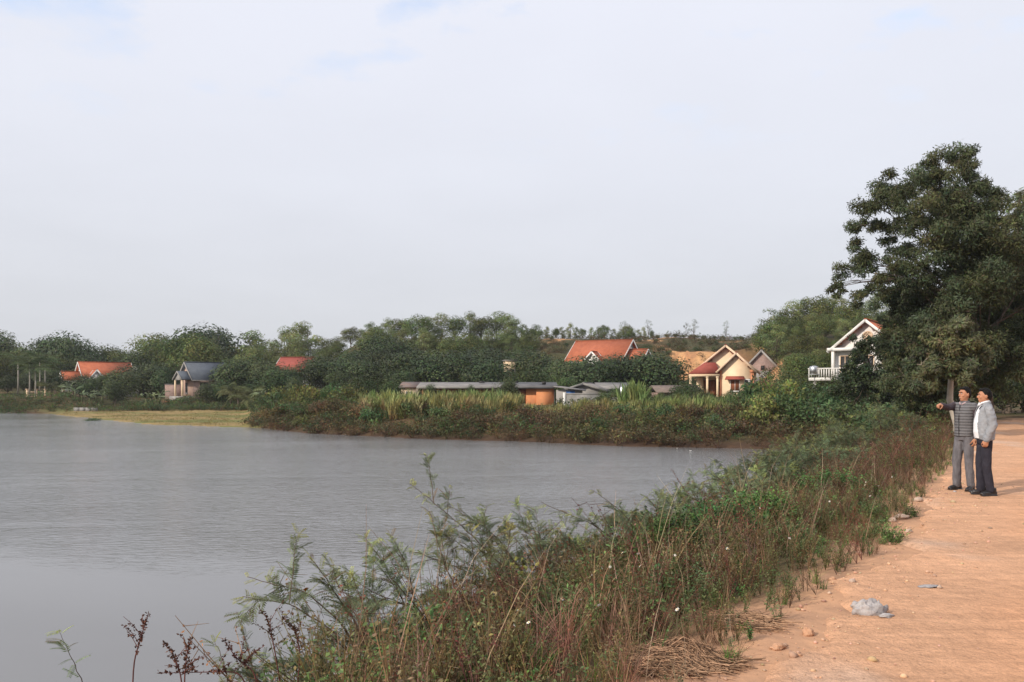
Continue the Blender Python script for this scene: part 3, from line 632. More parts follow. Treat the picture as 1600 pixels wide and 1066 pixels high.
# --- cream sheds in the trees
cs = thing('cream_shed', 'small cream outbuilding with rusty lean-to roof', 'shed', tuple(at(638, 620, 98)), 0)
cs.location.z = 1.4
obj('wall', [box(-.85, .85, 0, 3, -.6, 2.05)], M_cream, cs); obj('roof', [slab([(-1.15, -.35, 2.12), (1.2, -.35, 2.12), (1.2, 3.2, 2.75), (-1.15, 3.2, 2.75)], .1)], surf('rusty_sheet', (.22, .13, .10), (.17, .15, .14), 1.5, .8), cs)
window(0, 1.2, .5, .6, 0, cs, bars=0)
cw = thing('cream_block', 'tall cream block wall between dark mango trees', 'building', (-.2, 118, 2.5), R(8))
obj('wall', [box(-.75, .75, 0, 2.5, -1, 4.8)], M_cream, cw); obj('roof', [box(-.9, .9, -.15, 2.65, 4.8, 4.92)], M_plast, cw); window(.4, 3.2, .35, .6, 0, cw, bars=0, sill=False, panem=M_dark)
wr_ = thing('white_hut', 'tiny white and red hut below the dark trees', 'hut', (-24.6, 120, 2.4), R(-10))
obj('wall', [box(-.7, .7, 0, 1.5, -.5, 1.9)], M_white, wr_); obj('roof', [slab([(-.95, -.3, 1.95), (.95, -.3, 1.95), (.95, 1.7, 2.3), (-.95, 1.7, 2.3)], .1)], M_tile_r, wr_); obj('doorway', [box(-.3, .25, -.03, -.004, 0, 1.6)], M_dark, wr_)

# --- long livestock shed
ls = thing('long_shed', 'long low shed with grey roof and orange end wall', 'shed', (0, 88, 1.25), 0)
obj('wall', [box(-9.7, 1.5, .3, 6.5, -.8, 2.25)], surf('red_brick_wall', (.36, .12, .06), (.22, .085, .05), 1.2, .9), ls)
obj('orange_wall', [box(1.503, 4.5, .1, 6.5, -.6, 2.3)], M_orange_wall, ls, label='bright orange end wall')
obj('orange_buttress', [box(2.6, 4.3, -.25, .097, -1.0, 2.28)], M_orange_wall, ls)
obj('end_wall', [prism([(.1, -.6), (6.5, -.6), (6.5, 2.4), (3.4, 2.7), (.1, 2.2)], 'x', 4.503, 4.6)], M_plast, ls)
rf = obj('roof', [slab([(-10.2, -.55, 2.28), (4.95, -.55, 2.28), (4.95, 3.4, 2.80), (-10.2, 3.4, 2.80)], .10), slab([(-10.2, 3.42, 2.80), (4.95, 3.42, 2.80), (4.95, 7.0, 2.5), (-10.2, 7.0, 2.5)], .10)], M_fibro, ls)
obj('eave_board', [box(-10.2, 4.95, -.62, -.555, 2.10, 2.30)], M_conc, rf)
obj('roof_vent', [box(-3.6, -3.0, 1.6, 2.0, 2.72, 2.92)], M_dark, rf); obj('roof_vent', [box(.2, .7, 1.6, 2.0, 2.72, 2.92)], M_dark, rf); obj('roof_vent', [box(3.3, 3.7, 1.2, 1.6, 2.55, 2.85)], M_dark, rf)
for i, x in enumerate((-8.2, -5.6, -1.2, .4)): window(x, 1.5, .8, .7, .3, ls, framem=M_plast, panem=M_dark, bars=0, sill=False)
s2 = thing('block_shed', 'grey block shed with shallow gable right of the orange wall', 'shed', (8.0, 91, 1.3), R(-14))
gable_body(4.2, 5.5, 1.9, 2.55, M_fibro, M_plast, M_conc, .5, .5, 'y', 0, 0, 0, s2, foot=.8, fascia=True)
window(-1.4, 1.35, .9, .8, 0, s2, framem=M_grey, panem=M_dark, bars=0)
s3 = thing('blue_shutter_shed', 'grey cement lean-to with a blue shutter', 'shed', (5.55, 87.2, 1.25), R(-6))
obj('wall', [box(-.85, 1.9, 0, 2.6, -.6, 1.95)], M_plast, s3); obj('roof', [slab([(-1.1, -.5, 2.35), (2.3, -.5, 1.92), (2.3, 3.0, 2.0), (-1.1, 3.0, 2.45)], .1)], M_fibro, s3)
sh = obj('shutter', [box(.3, 1.05, -.06, -.004, 1.0, 1.85)], M_blue, s3); obj('frame', [box(.22, .297, -.08, -.004, .95, 1.9), box(1.053, 1.13, -.08, -.004, .95, 1.9)], M_blue, sh)
s4 = thing('rear_shed', 'second grey shed with a flat pitched roof near the steel tank', 'shed', (12.2, 93, 1.35), 0)
obj('wall', [box(-2.0, 1.9, 0, 4, -.6, 1.9)], M_conc, s4); obj('roof', [slab([(-2.4, -.5, 2.0), (2.3, -.5, 2.0), (2.3, 4.4, 2.7), (-2.4, 4.4, 2.7)], .1)], M_fibro, s4); window(-.5, 1.2, .7, .6, 0, s4, framem=M_plast, panem=M_dark, bars=0)
s5 = thing('rubble_roof_shed', 'low shed with a brownish sagging roof right of the tank', 'shed', (19.3, 95, 1.35), R(5))
obj('wall', [box(-2.3, 2.4, 0, 3.5, -.6, 1.5)], M_brick, s5); obj('roof', [slab([(-2.7, -.5, 1.55), (2.8, -.5, 1.7), (2.8, 2.0, 2.4), (-2.7, 2.0, 2.35)], .12), slab([(-2.7, 2.02, 2.35), (2.8, 2.02, 2.4), (2.8, 4, 1.8), (-2.7, 4, 1.8)], .12)], surf('brown_fibro', (.22, .16, .13), (.15, .12, .10), 2, .9), s5)
wt2 = thing('water_tank', 'upright steel water tank on a frame among the grey sheds', 'tank', (11.9, 88, 1.3))
obj('tank_body', [lathe([(.36, .95), (.42, 1.02), (.42, 2.1), (.34, 2.2), (.1, 2.28)], 18)], M_steel, wt2)
obj('lid', [lathe([(.12, 2.28), (.12, 2.36), (.05, 2.38)], 12)], M_steel, wt2)
st_ = [box(a, a + .06, b, b + .06, 0, .95) for a in (-.4, .34) for b in (-.4, .34)]
obj('stand', st_ + [box(-.42, .42, -.42, .42, .88, .948)], M_grey, wt2)
gw = thing('garden_wall', 'weathered low concrete yard wall in front of the sheds', 'wall', (7.3, 82.5, 1.2), R(-4))
obj('wall_panel', [box(-1.9, 2.3, -.08, .08, -.5, 1.6)], M_conc, gw); obj('wall_panel', [box(2.303, 4.6, -.08, .08, -.5, 1.25)], M_conc, gw); obj('coping', [box(-1.95, 2.35, -.13, .13, 1.6, 1.68)], M_plast, gw); obj('pillar', [box(-2.15, -1.903, -.14, .14, -.5, 1.75)], M_white, gw)
w3 = thing('bank_wall', 'mossy purple brown block wall beneath the dark broadleaf tree', 'wall', (20.6, 53, 1.1), R(4))
for i in range(5): obj('wall_panel', [box(-4.5 + i * 1.9, -2.61 + i * 1.9, -.08, .08, -.5, .95)], surf('mossy_block', (.20, .13, .11), (.11, .085, .07), 1.5, .9, .01) if i == 0 else bpy.data.materials['mossy_block'], w3)
for i in range(6): obj('pillar', [box(-4.61 + i * 1.9, -4.503 + i * 1.9, -.13, .13, -.5, 1.05)], M_conc, w3)
wp = thing('white_post', 'short white painted gate post at the foot of the dark tree', 'post', (23.2, 52.0, 1.1)); obj('shaft', [box(-.36, .30, -.12, .12, -.4, .75)], M_white, wp); obj('cap', [box(-.40, -.1, -.15, .15, .75, .98)], M_white, wp)
# fence and masts on the far left
fe = thing('pillared_fence', 'brick and white pillared fence by the far left shore', 'fence', (-71.5, 128, 1.4), R(6))
for i in range(7): obj('pillar', [box(-.13, .13, -.13, .13, -.3, 1.7), box(-.2, .2, -.2, .2, 1.7, 1.82)], M_trim, fe, loc=(-4.0 + i * 1.35, 0, 0))
for i in range(6): obj('panel', [box(-3.85 + i * 1.35, -2.8 + i * 1.35, -.05, .05, -.3, .7)], surf('fence_brick', (.36, .22, .17), (.25, .15, .12), 2, .9) if i == 0 else bpy.data.materials['fence_brick'], fe)
for i in range(6): obj('rail', [box(-3.85 + i * 1.35, -2.8 + i * 1.35, -.03, .03, 1.3, 1.4)], M_trim, fe)
lw2 = thing('low_block_wall', 'low pale block wall on the yellow grass flat', 'wall', (-56.3, 108, .5), R(-3))
for i in range(4): obj('panel', [box(-1.5 + i * .8, -.72 + i * .8, -.07, .07, -.3, .30)], M_conc, lw2)

# ------------------------------------------------------------------ trees
def jit(n, s): return (rs.rand(n, 3) - .5) * 2 * s
def rdir(n): return unit(rs.randn(n, 3))
def blob_leaves(c, r, n, L, W, colr, droop=.35, shell=.55, asp=(1, 1, .8), align=.55):
    d = rdir(n); rad = r * (shell + (1 - shell) * rs.rand(n) ** .6) * (.8 + .35 * rs.rand(n))
    # fewer on the underside
    keep = (d[:, 2] > -.35) | (rs.rand(n) < .5); d = d[keep]; rad = rad[keep]; n = len(d)
    P = np.asarray(c) + d * rad[:, None] * np.asarray(asp)
    Dr = unit(d * .6 + rdir(n) * .8 + np.array([0, 0, -droop])); Nn = unit(d + rdir(n) * (1.15 - align) + [0, 0, .35])
    Dr = unit(Dr * (1 - align * .75) + unit(np.cross(Nn, rdir(n))) * align * 1.1)
    t = np.asarray(colr) * (1 + .25 * (rs.rand(n, 1) - .5)) * (1 + .10 * rs.randn(n, 3))
    return leaves(P, Dr, Nn, L * (.7 + .6 * rs.rand(n)), W * (.7 + .6 * rs.rand(n)), np.clip(t, .003, 1))
def curve_pts(a, b, bow=.15, n=6):
    a = np.array(a, float); b = np.array(b, float); L = np.linalg.norm(b - a); m = (a + b) / 2 + (rs.rand(3) - .5) * L * bow * 2 + np.array([0, 0, L * bow * .4])
    t = np.linspace(0, 1, n)[:, None]; return (1 - t) ** 2 * a + 2 * t * (1 - t) * m + t ** 2 * b
def tree_parts(h, cw, cbase, nblob, nleaf, L, W, colr, trunk_r, kind='round', droop=.35, var=.3, lean=0, align=.85, shell=.8):
    """returns crown parts, trunk parts. origin at the foot"""
    crown, wood = [], []
    fork = np.array([lean * .4, 0, cbase * .95])
    cz = (cbase + h) / 2; rz_ = (h - cbase) / 2
    for k in range(nblob):
        d = rdir(1)[0]; d[2] = d[2] * .9 + (.15 if kind == 'round' else 0)
        f = .45 + .5 * rs.rand() ** .7
        if kind == 'tall':
            zz = cbase + (h - cbase) * (k + .5) / nblob; a = rs.rand() * 6.28; prof = math.sin(min(1, (zz - cbase) / (h - cbase) * .85 + .15) * math.pi) ** .6
            c = np.array([math.cos(a) * cw * .5 * prof * rs.rand() ** .5, math.sin(a) * cw * .5 * prof * rs.rand() ** .5, zz])
        elif kind == 'umbrella':
            a = rs.rand() * 6.28; q = math.sqrt(rs.rand()); c = np.array([math.cos(a) * cw * .45 * q, math.sin(a) * cw * .45 * q, h - (h - cbase) * (.25 + .6 * q * q * rs.rand())])
        else:
            c = np.array([0, 0, cz]) + d * f * np.array([cw * .38, cw * .38, rz_ * .8])
        c = c + np.array([lean * (c[2] / h), 0, 0])
        r = cw * (.15 + .13 * rs.rand()) * (1.15 if kind == 'round' else .95)
        tone = 1 + var * (rs.rand() - .5) * 2; warm = 1 + .22 * (rs.rand() - .5)
        cc = np.array(colr) * tone * np.array([warm, 1, 1 / warm])
        crown.append(blob_leaves(c, r, nleaf, L, W, cc, droop, shell, (1, 1, .8), align))
        if k % 2 == 0 or kind != 'round': wood.append(tube(curve_pts(fork * [1, 1, .7 + .25 * rs.rand()], c, .12, 5), np.linspace(trunk_r * .45, trunk_r * .08, 5), 4, cap=False))
    wood.append(tube(np.array([[0, 0, -.6], [0, 0, 0], [lean * .1 + .05, .03, cbase * .5], fork, [lean * .7, 0, h * .8]]), [trunk_r * 1.4, trunk_r * 1.15, trunk_r * .9, trunk_r * .75, trunk_r * .15], 7))
    return crown, wood
PROTO = {}
def proto(key, crown, wood, name, leafm=M_leaf, barkm=M_bark):
    PROTO.setdefault(key, []).append((make_mesh('crown', crown, leafm), make_mesh('trunk', wood, barkm, smooth=True), name))
DK = (.030, .050, .020); MD = (.060, .085, .032); LT = (.115, .145, .058); OL = (.080, .090, .035)
for i in range(4): proto('dark', *tree_parts(6.2, 7.6, .6, 22, 240, .30, .21, (.058, .080, .030), .2, 'round', .25, .40), 'broadleaf_tree', M_leafg)
for i in range(4): proto('mid', *tree_parts(9.5, 7.2, 1.2, 22, 240, .30, .20, (.115, .140, .048), .2, 'round', .35, .40), 'woodland_tree')
for i in range(4): proto('acacia', *tree_parts(10.5, 6.6, 1.2, 24, 210, .30, .18, (.175, .205, .080), .18, 'tall', .4, .40), 'acacia_tree')
for i in range(4): proto('sparse', *tree_parts(7.0, 3.4, 1.6, 13, 80, .28, .11, (.120, .145, .070), .09, 'tall', .5, .3), 'slender_tree')
for i in range(6): proto('umbrella', *tree_parts(8.5, 3.4 + .35 * i, 2.6 + .3 * i, 11, 70, .28, .11, (.105, .125, .070), .10, 'tall', .4, .4, lean=rs.uniform(-.9, .9)), 'slender_tree')
for i in range(4): proto('small', *tree_parts(3.2, 3.6, .1, 16, 150, .20, .11, (.080, .108, .040), .08, 'round', .3, .40), 'bush')
def place_tree(key, x, y, h_scale, label, cat='tree', group=None, z=None, wide=1.0, vi=None):
    vs = PROTO[key]; cm, tm, nm = vs[vi if vi is not None else rs.randint(len(vs))]
    if cat == 'bush': nm = 'bush'
    t = thing(nm, label, cat, (x, y, gz(x, y) if z is None else z), rs.rand() * 6.28, group)
    t.scale = (h_scale * wide, h_scale * wide, h_scale)
    obj('crown', None, None, t, me=cm); obj('trunk', None, None, t, me=tm)
    return t
def zone(px):
    for lim, s in ((105, 'at the far left edge'), (215, 'by the far left orange roof'), (280, 'between orange and slate roofs'), (370, 'behind the slate roof'),
                   (435, 'left of the crimson roof'), (560, 'right of the crimson roof'), (700, 'on the slope left of centre'), (830, 'on the central rise'),
                   (1000, 'above the long orange roof'), (1080, 'right of the long orange roof'), (1190, 'above the yellow house'), (1300, 'left of the white house')):
        if px < lim: return s
    return 'behind the white house'
def topline(px):
    X = [-60, 0, 60, 115, 135, 180, 240, 300, 340, 352, 400, 470, 520, 600, 650, 720, 780, 800, 830, 1190, 1215, 1260, 1300, 1340, 1420, 1500, 1600, 1700]
    Yv = [520, 524, 540, 532, 548, 548, 528, 517, 528, 541, 522, 516, 520, 498, 492, 490, 486, 492, 515, 525, 482, 470, 462, 470, 440, 420, 400, 400]
    return np.interp(px, X, Yv)
HT = {'dark': 6.2, 'mid': 9.5, 'acacia': 10.5, 'sparse': 7.0, 'umbrella': 8.5, 'small': 3.2}
def tree_px(key, px, ptop, Y, adj, wide=1.0, back=False, cat='tree', grp=None, vi=None):
    x = (px - 800) / F * Y; z = gz(x, Y); ztop = CAMZ - (ptop - HOR) / F * Y
    s = (ztop - z) / HT[key]
    if s < .25: s = .25
    s = min(s, 2.2)
    lb = adj + ' ' + zone(px)
    return place_tree(key, x, Y, s, lb, cat, grp or lb, z=z, wide=wide * (1 if s < 1 else s ** -.4), vi=vi)
# back row, skyline trees
for px in np.arange(-70, 600, 15.5):
    p = px + rs.uniform(-5, 5); left = p < 350
    key = ('mid' if rs.rand() < .55 else 'dark') if left else ('acacia' if rs.rand() < .75 else 'mid')
    tree_px(key, p, topline(p) + rs.choice([-9, -3, 2, 8, 16]), rs.uniform(168, 205), {'mid': 'mid green skyline tree', 'dark': 'dark rounded skyline tree', 'acacia': 'pale upright acacia on the skyline'}[key], wide=1.35)
for px in np.arange(-60, 600, 19):
    p = px + rs.uniform(-6, 6); left = p < 330
    key = ('mid' if rs.rand() < .6 else 'dark') if left else ('acacia' if rs.rand() < .6 else 'mid')
    tree_px(key, p, topline(p) + rs.uniform(14, 34), rs.uniform(152, 166), {'mid': 'mid green tree in the belt', 'dark': 'dark tree in the belt', 'acacia': 'pale acacia in the belt'}[key], wide=1.1)
for px, tp in ((585, 508), (607, 500), (628, 496), (650, 491), (672, 497), (690, 492), (712, 493), (735, 490), (752, 492), (776, 486), (795, 494), (806, 500), (663, 520), (704, 522), (742, 524), (770, 522), (620, 528), (590, 534), (645, 536), (680, 540), (720, 540), (790, 525)):
    key = 'acacia' if rs.rand() < .45 else 'mid'
    tree_px(key, px, tp, rs.uniform(150, 172) if tp > 505 else rs.uniform(165, 180), {'mid': 'dense olive tree', 'acacia': 'tall yellowish green acacia'}[key], wide=1.4)
for px in np.arange(572, 835, 13):
    tree_px('acacia' if rs.rand() < .5 else 'mid', px + rs.uniform(-5, 5), rs.uniform(512, 528), rs.uniform(152, 162), 'leafy crown in the middle rows', wide=1.15)
for px in np.arange(1200, 1480, 15):
    tree_px('acacia' if rs.rand() < .4 else 'mid', px + rs.uniform(-5, 5), np.interp(px, [1200, 1300], [512, 492]) + rs.uniform(-8, 12), rs.uniform(112, 128), 'bushy hillside tree', wide=1.2)
for px in np.arange(1238, 1330, 15):
    tree_px('mid', px + rs.uniform(-5, 5), rs.uniform(536, 552), rs.uniform(96, 104), 'lower hillside tree', wide=1.2)
# specific skyline accents on the left
tree_px('mid', 300, 514, 150, 'large bright crowned tree', wide=1.35, vi=0); tree_px('mid', 318, 524, 146, 'bright crowned tree', wide=1.25)
tree_px('dark', 118, 530, 170, 'conical dark tree', wide=.9); tree_px('umbrella', 340, 523, 165, 'thin stemmed tree poking above the belt'); tree_px('mid', 245, 527, 158, 'broad dark green tree', wide=1.2)
# ridge trees, centre right
for px, tp, key, w in ((822, 512, 'acacia', 1), (838, 506, 'mid', .9), (853, 515, 'sparse', 1.3), (870, 512, 'mid', .7), (880, 520, 'sparse', 1.3), (905, 520, 'sparse', 1.4), (928, 516, 'umbrella', 1), (940, 520, 'sparse', 1.3), (953, 524, 'sparse', 1.3),
                       (974, 502, 'umbrella', 1.1), (983, 521, 'sparse', 1.6), (990, 524, 'mid', .6), (1013, 500, 'umbrella', 1.0), (1006, 512, 'acacia', .8), (1018, 522, 'mid', .7), (1044, 521, 'sparse', 1.1), (1061, 524, 'sparse', 1), (1071, 505, 'umbrella', .9), (1084, 500, 'umbrella', 1.1), (1093, 520, 'sparse', 1), (1134, 502, 'umbrella', .9), (1110, 526, 'small', 1), (1130, 524, 'small', 1), (1150, 530, 'small', .9), (1180, 532, 'small', 1)):
    tree_px(key, px, tp, rs.uniform(172, 182), {'acacia': 'young acacia', 'mid': 'leafy tree', 'sparse': 'slender sapling', 'umbrella': 'bare stemmed eucalyptus with a tufted top', 'small': 'low bush'}[key], wide=w, cat='bush' if key == 'small' else 'tree')
for px in np.arange(812, 1004, 11):
    tree_px('acacia' if rs.rand() < .5 else 'mid', px + rs.uniform(-4, 4), rs.choice([506, 512, 516, 520, 524]), rs.uniform(172, 180), 'small ridge tree', wide=1.0)
for px in np.arange(1010, 1190, 15):
    tree_px('small', px + rs.uniform(-4, 4), rs.uniform(523, 531), rs.uniform(168, 176), 'skyline thicket', wide=1.3, cat='bush')
# slope bushes on the clay hill
for px, py, Y in ((852, 545, 158), (885, 548, 156), (838, 560, 148), (862, 533, 165), (912, 560, 150), (1000, 545, 160), (1025, 540, 160), (1045, 545, 155), (1070, 540, 158), (1095, 543, 156), (1120, 545, 158), (1015, 560, 150), (1035, 550, 150), (1150, 550, 155), (1170, 552, 150), (1190, 548, 155), (1205, 545, 150), (1185, 536, 168), (1160, 540, 165), (1000, 552, 140), (1045, 556, 138), (1150, 558, 140), (1065, 548, 142), (1090, 550, 142), (1115, 550, 141), (1135, 553, 141), (1010, 546, 143), (1030, 552, 141), (1165, 562, 138), (1205, 565, 130), (1055, 536, 170), (1080, 533, 172), (1100, 537, 168), (940, 533, 170), (980, 530, 172), (820, 548, 150), (825, 570, 140), (800, 552, 150), (770, 560, 145)):
    tree_px('small', px, py - 9, Y, 'rounded bush on the clay slope', wide=1.25, cat='bush')
# right hill wood
for px, tp in ((1203, 484), (1212, 492), (1228, 481), (1242, 473), (1258, 468), (1274, 463), (1290, 461), (1306, 464), (1322, 470), (1345, 468), (1370, 462), (1398, 455), (1430, 450), (1222, 510), (1232, 500), (1250, 498), (1270, 492), (1290, 496), (1312, 500), (1335, 498), (1240, 525), (1262, 520), (1283, 522), (1305, 528), (1236, 535), (1330, 525), (1250, 548), (1275, 548), (1296, 552), (1235, 560), (1255, 575), (1285, 572), (1460, 470), (1500, 460), (1540, 450)):
    key = 'sparse' if px == 1203 else ('mid' if rs.rand() < .6 else 'acacia')
    Y = 132 if tp < 490 else (120 if tp < 515 else (108 if tp < 545 else 96))
    tree_px(key, px, tp, Y + rs.uniform(-4, 4), {'mid': 'deep green hillside tree', 'acacia': 'bright green hillside acacia', 'sparse': 'thin tree at the wood edge'}[key], wide=1.15 if key != 'sparse' else 1.6)
# dark orchard row
for px, tp, Y, w in ((-20, 590, 128, 1.2), (12, 588, 132, 1.1), (45, 585, 140, 1.1), (75, 578, 140, 1.1), (95, 590, 134, .9), (125, 586, 128, 1.05), (148, 590, 126, 1.0), (172, 585, 128, 1.1), (192, 580, 128, 1.1), (180, 597, 120, .9), (222, 568, 140, 1.3), (248, 567, 138, 1.2), (262, 578, 136, 1.0), (330, 600, 118, 1.1), (350, 598, 118, 1.0), (372, 566, 128, 1.2), (398, 562, 130, 1.2), (420, 566, 126, 1.2), (440, 575, 118, 1.0), (455, 574, 120, .8), (405, 590, 115, 1.0), (510, 556, 128, 1.3), (492, 562, 122, 1.1), (535, 560, 122, 1.2), (560, 552, 132, 1.3), (590, 548, 132, 1.4), (612, 532, 142, 1.3), (585, 530, 145, 1.2), (580, 565, 118, 1.1), (648, 552, 124, 1.3), (672, 548, 128, 1.4), (700, 556, 120, 1.3), (725, 552, 122, 1.2), (750, 545, 130, 1.3), (775, 550, 128, 1.2), (765, 565, 112, 1.1), (812, 553, 118, 1.2), (832, 550, 120, 1.2), (848, 558, 116, 1.1), (875, 566, 112, 1.0), (900, 566, 108, 1.1), (928, 558, 110, 1.3), (950, 560, 112, 1.1), (975, 560, 112, 1.2), (1000, 556, 112, 1.3), (1030, 552, 112, 1.4), (1048, 560, 110, 1.0), (628, 578, 108, .9), (528, 582, 108, .8), (468, 590, 106, .9), (790, 592, 84, .8), (672, 600, 84, .5), (735, 602, 84, .4)):
    tree_px('dark', px, tp, Y, 'dark round orchard tree', wide=w)
for px, tp, Y, w in ((822, 572, 104, 1.2), (812, 580, 103, 1.0), (858, 583, 104, 1.1), (885, 588, 102, 1.0), (560, 590, 98, 1.2), (590, 592, 98, 1.2), (615, 594, 98, 1.0), (1070, 592, 94, 1.2), (1098, 605, 92, .8), (1180, 600, 86, 1.2), (1160, 606, 84, 1.0), (1207, 600, 84, 1.0), (1232, 580, 84, 1.3), (1250, 585, 80, 1.3), (1142, 607, 92, .6), (1110, 612, 93, .6), (1010, 605, 84, 1.0), (940, 610, 82, .9), (960, 606, 86, .8), (1060, 603, 85, 1.0), (1035, 612, 82, .9), (1290, 600, 68, 1.4), (1210, 603, 72, 1.4), (1240, 600, 66, 1.5), (1265, 596, 70, 1.4), (1180, 612, 66, 1.2), (1430, 590, 60, 1.8), (1298, 588, 62, 1.2), (1318, 592, 60, 1.2), (1340, 590, 60, 1.3), (1375, 575, 60, 1.3)):
    tree_px('small', px, tp, Y, 'leafy green shrub', wide=w, cat='bush')

# near dark broadleaf tree and big drooping eucalyptus
def px_tree(name, label, Y0, foot_px, blobs, nper, L, W, colr, trunk_r, trunk_px, leafm, barkm, depth, droop, jmin=3, shell=.35, asp=(1, 1, .85)):
    fx = (foot_px - 800) / F * Y0; fz = gz(fx, Y0); t = thing(name, label, 'tree', (fx, Y0, fz))
    org = np.array([fx, Y0, fz]); crown, wood = [], []
    tp = [at(px, py, Y0) - org for px, py in trunk_px]; tp[0] = np.array([0, 0, -.4]); m = len(tp)
    tp = np.array(tp); tp[1:, 1] += np.linspace(0, .5, m - 1)
    rr = np.linspace(trunk_r * 1.2, trunk_r * .3, m)
    wood.append(tube(tp, rr, 9))
    for bx, by, br in blobs:
        dy = (rs.rand() - .5) * 2 * depth; P = at(bx, by, Y0 + dy) - org; r = br / F * Y0
        # each mass is made of sub-clumps, each on its own limb
        j = np.argmin(np.linalg.norm(tp[1:] - (P + [0, 0, -2.0]), axis=1)) + 1; j = max(j, jmin); j2 = j - 1; f_ = rs.rand()
        limb = curve_pts(tp[j] * (1 - f_) + tp[j2] * f_, P, .22, 7); wood.append(tube(limb, np.linspace(max(rr[j] * .32, .025), .012, 7), 5, cap=False))
        k = max(6, int(12 * (br / 40) ** 1.2))
        for q in range(k):
            c = P + rdir(1)[0] * r * 1.05 * np.array([1, 1, .9]) * rs.rand() ** .5; tone = .65 + .75 * rs.rand(); w2 = 1 + .25 * (rs.rand() - .5)
            wood.append(tube(curve_pts(limb[4 + q % 3], c, .15, 4), [.022, .016, .011, .006], 3, cap=False))
            crown.append(blob_leaves(c, r * (.30 + .26 * rs.rand()), int(nper * (r ** 1.3)), L, W, np.array(colr) * tone * [w2, 1, 1 / w2], droop, shell, asp))
    return t, crown, wood
rs.seed(5)
BIG = [(1500, 300, 36), (1530, 360, 36), (1470, 350, 36), (1500, 420, 40), (1555, 410, 36), (1422, 398, 28), (1402, 438, 24), (1440, 440, 30), (1400, 500, 30), (1395, 535, 30), (1410, 565, 30), (1395, 590, 26), (1425, 625, 28), (1385, 470, 24), (1450, 575, 34), (1470, 520, 44), (1520, 530, 46), (1565, 540, 44), (1500, 460, 44), (1550, 450, 44), (1410, 430, 28), (1480, 262, 34), (1440, 272, 32), (1512, 262, 30), (1405, 290, 34), (1540, 290, 30), (1370, 318, 32), (1348, 352, 28), (1335, 388, 24), (1322, 425, 22), (1312, 448, 15), (1345, 455, 22), (1358, 415, 26), (1425, 325, 40), (1470, 320, 42), (1515, 325, 38), (1550, 335, 28), (1390, 360, 28), (1400, 400, 26),
       (1455, 375, 36), (1500, 385, 44), (1545, 385, 40), (1575, 375, 26), (1375, 440, 22), (1478, 432, 42), (1530, 440, 46), (1580, 430, 40), (1612, 420, 44), (1405, 475, 30), (1440, 490, 42), (1490, 495, 46), (1545, 500, 48), (1600, 490, 46), (1400, 520, 32), (1430, 545, 42), (1480, 550, 46), (1530, 560, 46), (1580, 560, 40),
       (1415, 590, 36), (1455, 605, 36), (1500, 600, 32), (1395, 555, 26), (1440, 640, 26), (1620, 545, 44), (1470, 630, 22), (1560, 605, 30), (1640, 460, 50)]
t, cr, wo = px_tree('eucalyptus_tree', 'towering dark drooping tree beside the road behind the two men', 35.5, 1543, BIG, 400, .165, .046, (.084, .102, .050), .24, [(1543, 680), (1543, 640), (1540, 580), (1530, 520), (1510, 450), (1490, 370), (1480, 300)], M_leaf, M_bark, 2.6, .95, shell=.15)
obj('crown', cr, M_leaf, t); obj('trunk', wo, M_bark, t, smooth=True)
t, cr, wo = px_tree('eucalyptus_tree', 'young tree with a whitish peeling trunk left of the two men', 27, 1491, [(1475, 560, 26), (1500, 545, 28), (1455, 585, 24), (1515, 575, 22), (1440, 600, 20), (1495, 520, 24), (1470, 525, 26), (1520, 545, 26), (1440, 570, 24), (1490, 572, 20), (1468, 592, 20), (1508, 590, 18), (1488, 535, 26)], 2000, .15, .045, (.095, .102, .052), .125, [(1491, 700), (1496, 665), (1487, 625), (1492, 590), (1485, 550), (1495, 515)], M_leaf, M_pale_bark, 1.0, .95, jmin=5, shell=.15)
obj('crown', cr, M_leaf, t); obj('trunk', wo, M_pale_bark, t, smooth=True)
obj('broken_branch', [tube([(-.02, .2, 1.90), (.25, 0, 2.10), (.65, -.1, 2.18), (1.05, -.15, 2.22)], [.05, .03, .02, .010], 6)], M_pale_bark, t, smooth=True)
DKT = [(1342, 538, 18), (1388, 528, 22), (1408, 548, 22), (1420, 575, 24), (1328, 570, 16), (1350, 650, 16), (1375, 645, 16), (1350, 555, 24), (1380, 545, 22), (1335, 585, 26), (1365, 590, 28), (1395, 580, 24), (1325, 615, 24), (1355, 622, 26), (1385, 618, 26), (1408, 605, 20), (1340, 550, 16), (1330, 640, 14), (1365, 532, 15), (1400, 635, 18), (1418, 632, 16)]
t, cr, wo = px_tree('broadleaf_tree', 'dense dark small leaved tree standing before the white house', 52, 1366, DKT, 230, .17, .085, (.038, .050, .022), .16, [(1366, 665), (1366, 640), (1364, 600), (1362, 560)], M_leafg, M_bark, 1.6, .2, shell=.3)
obj('crown', cr, M_leafg, t); obj('trunk', wo, M_bark, t, smooth=True)
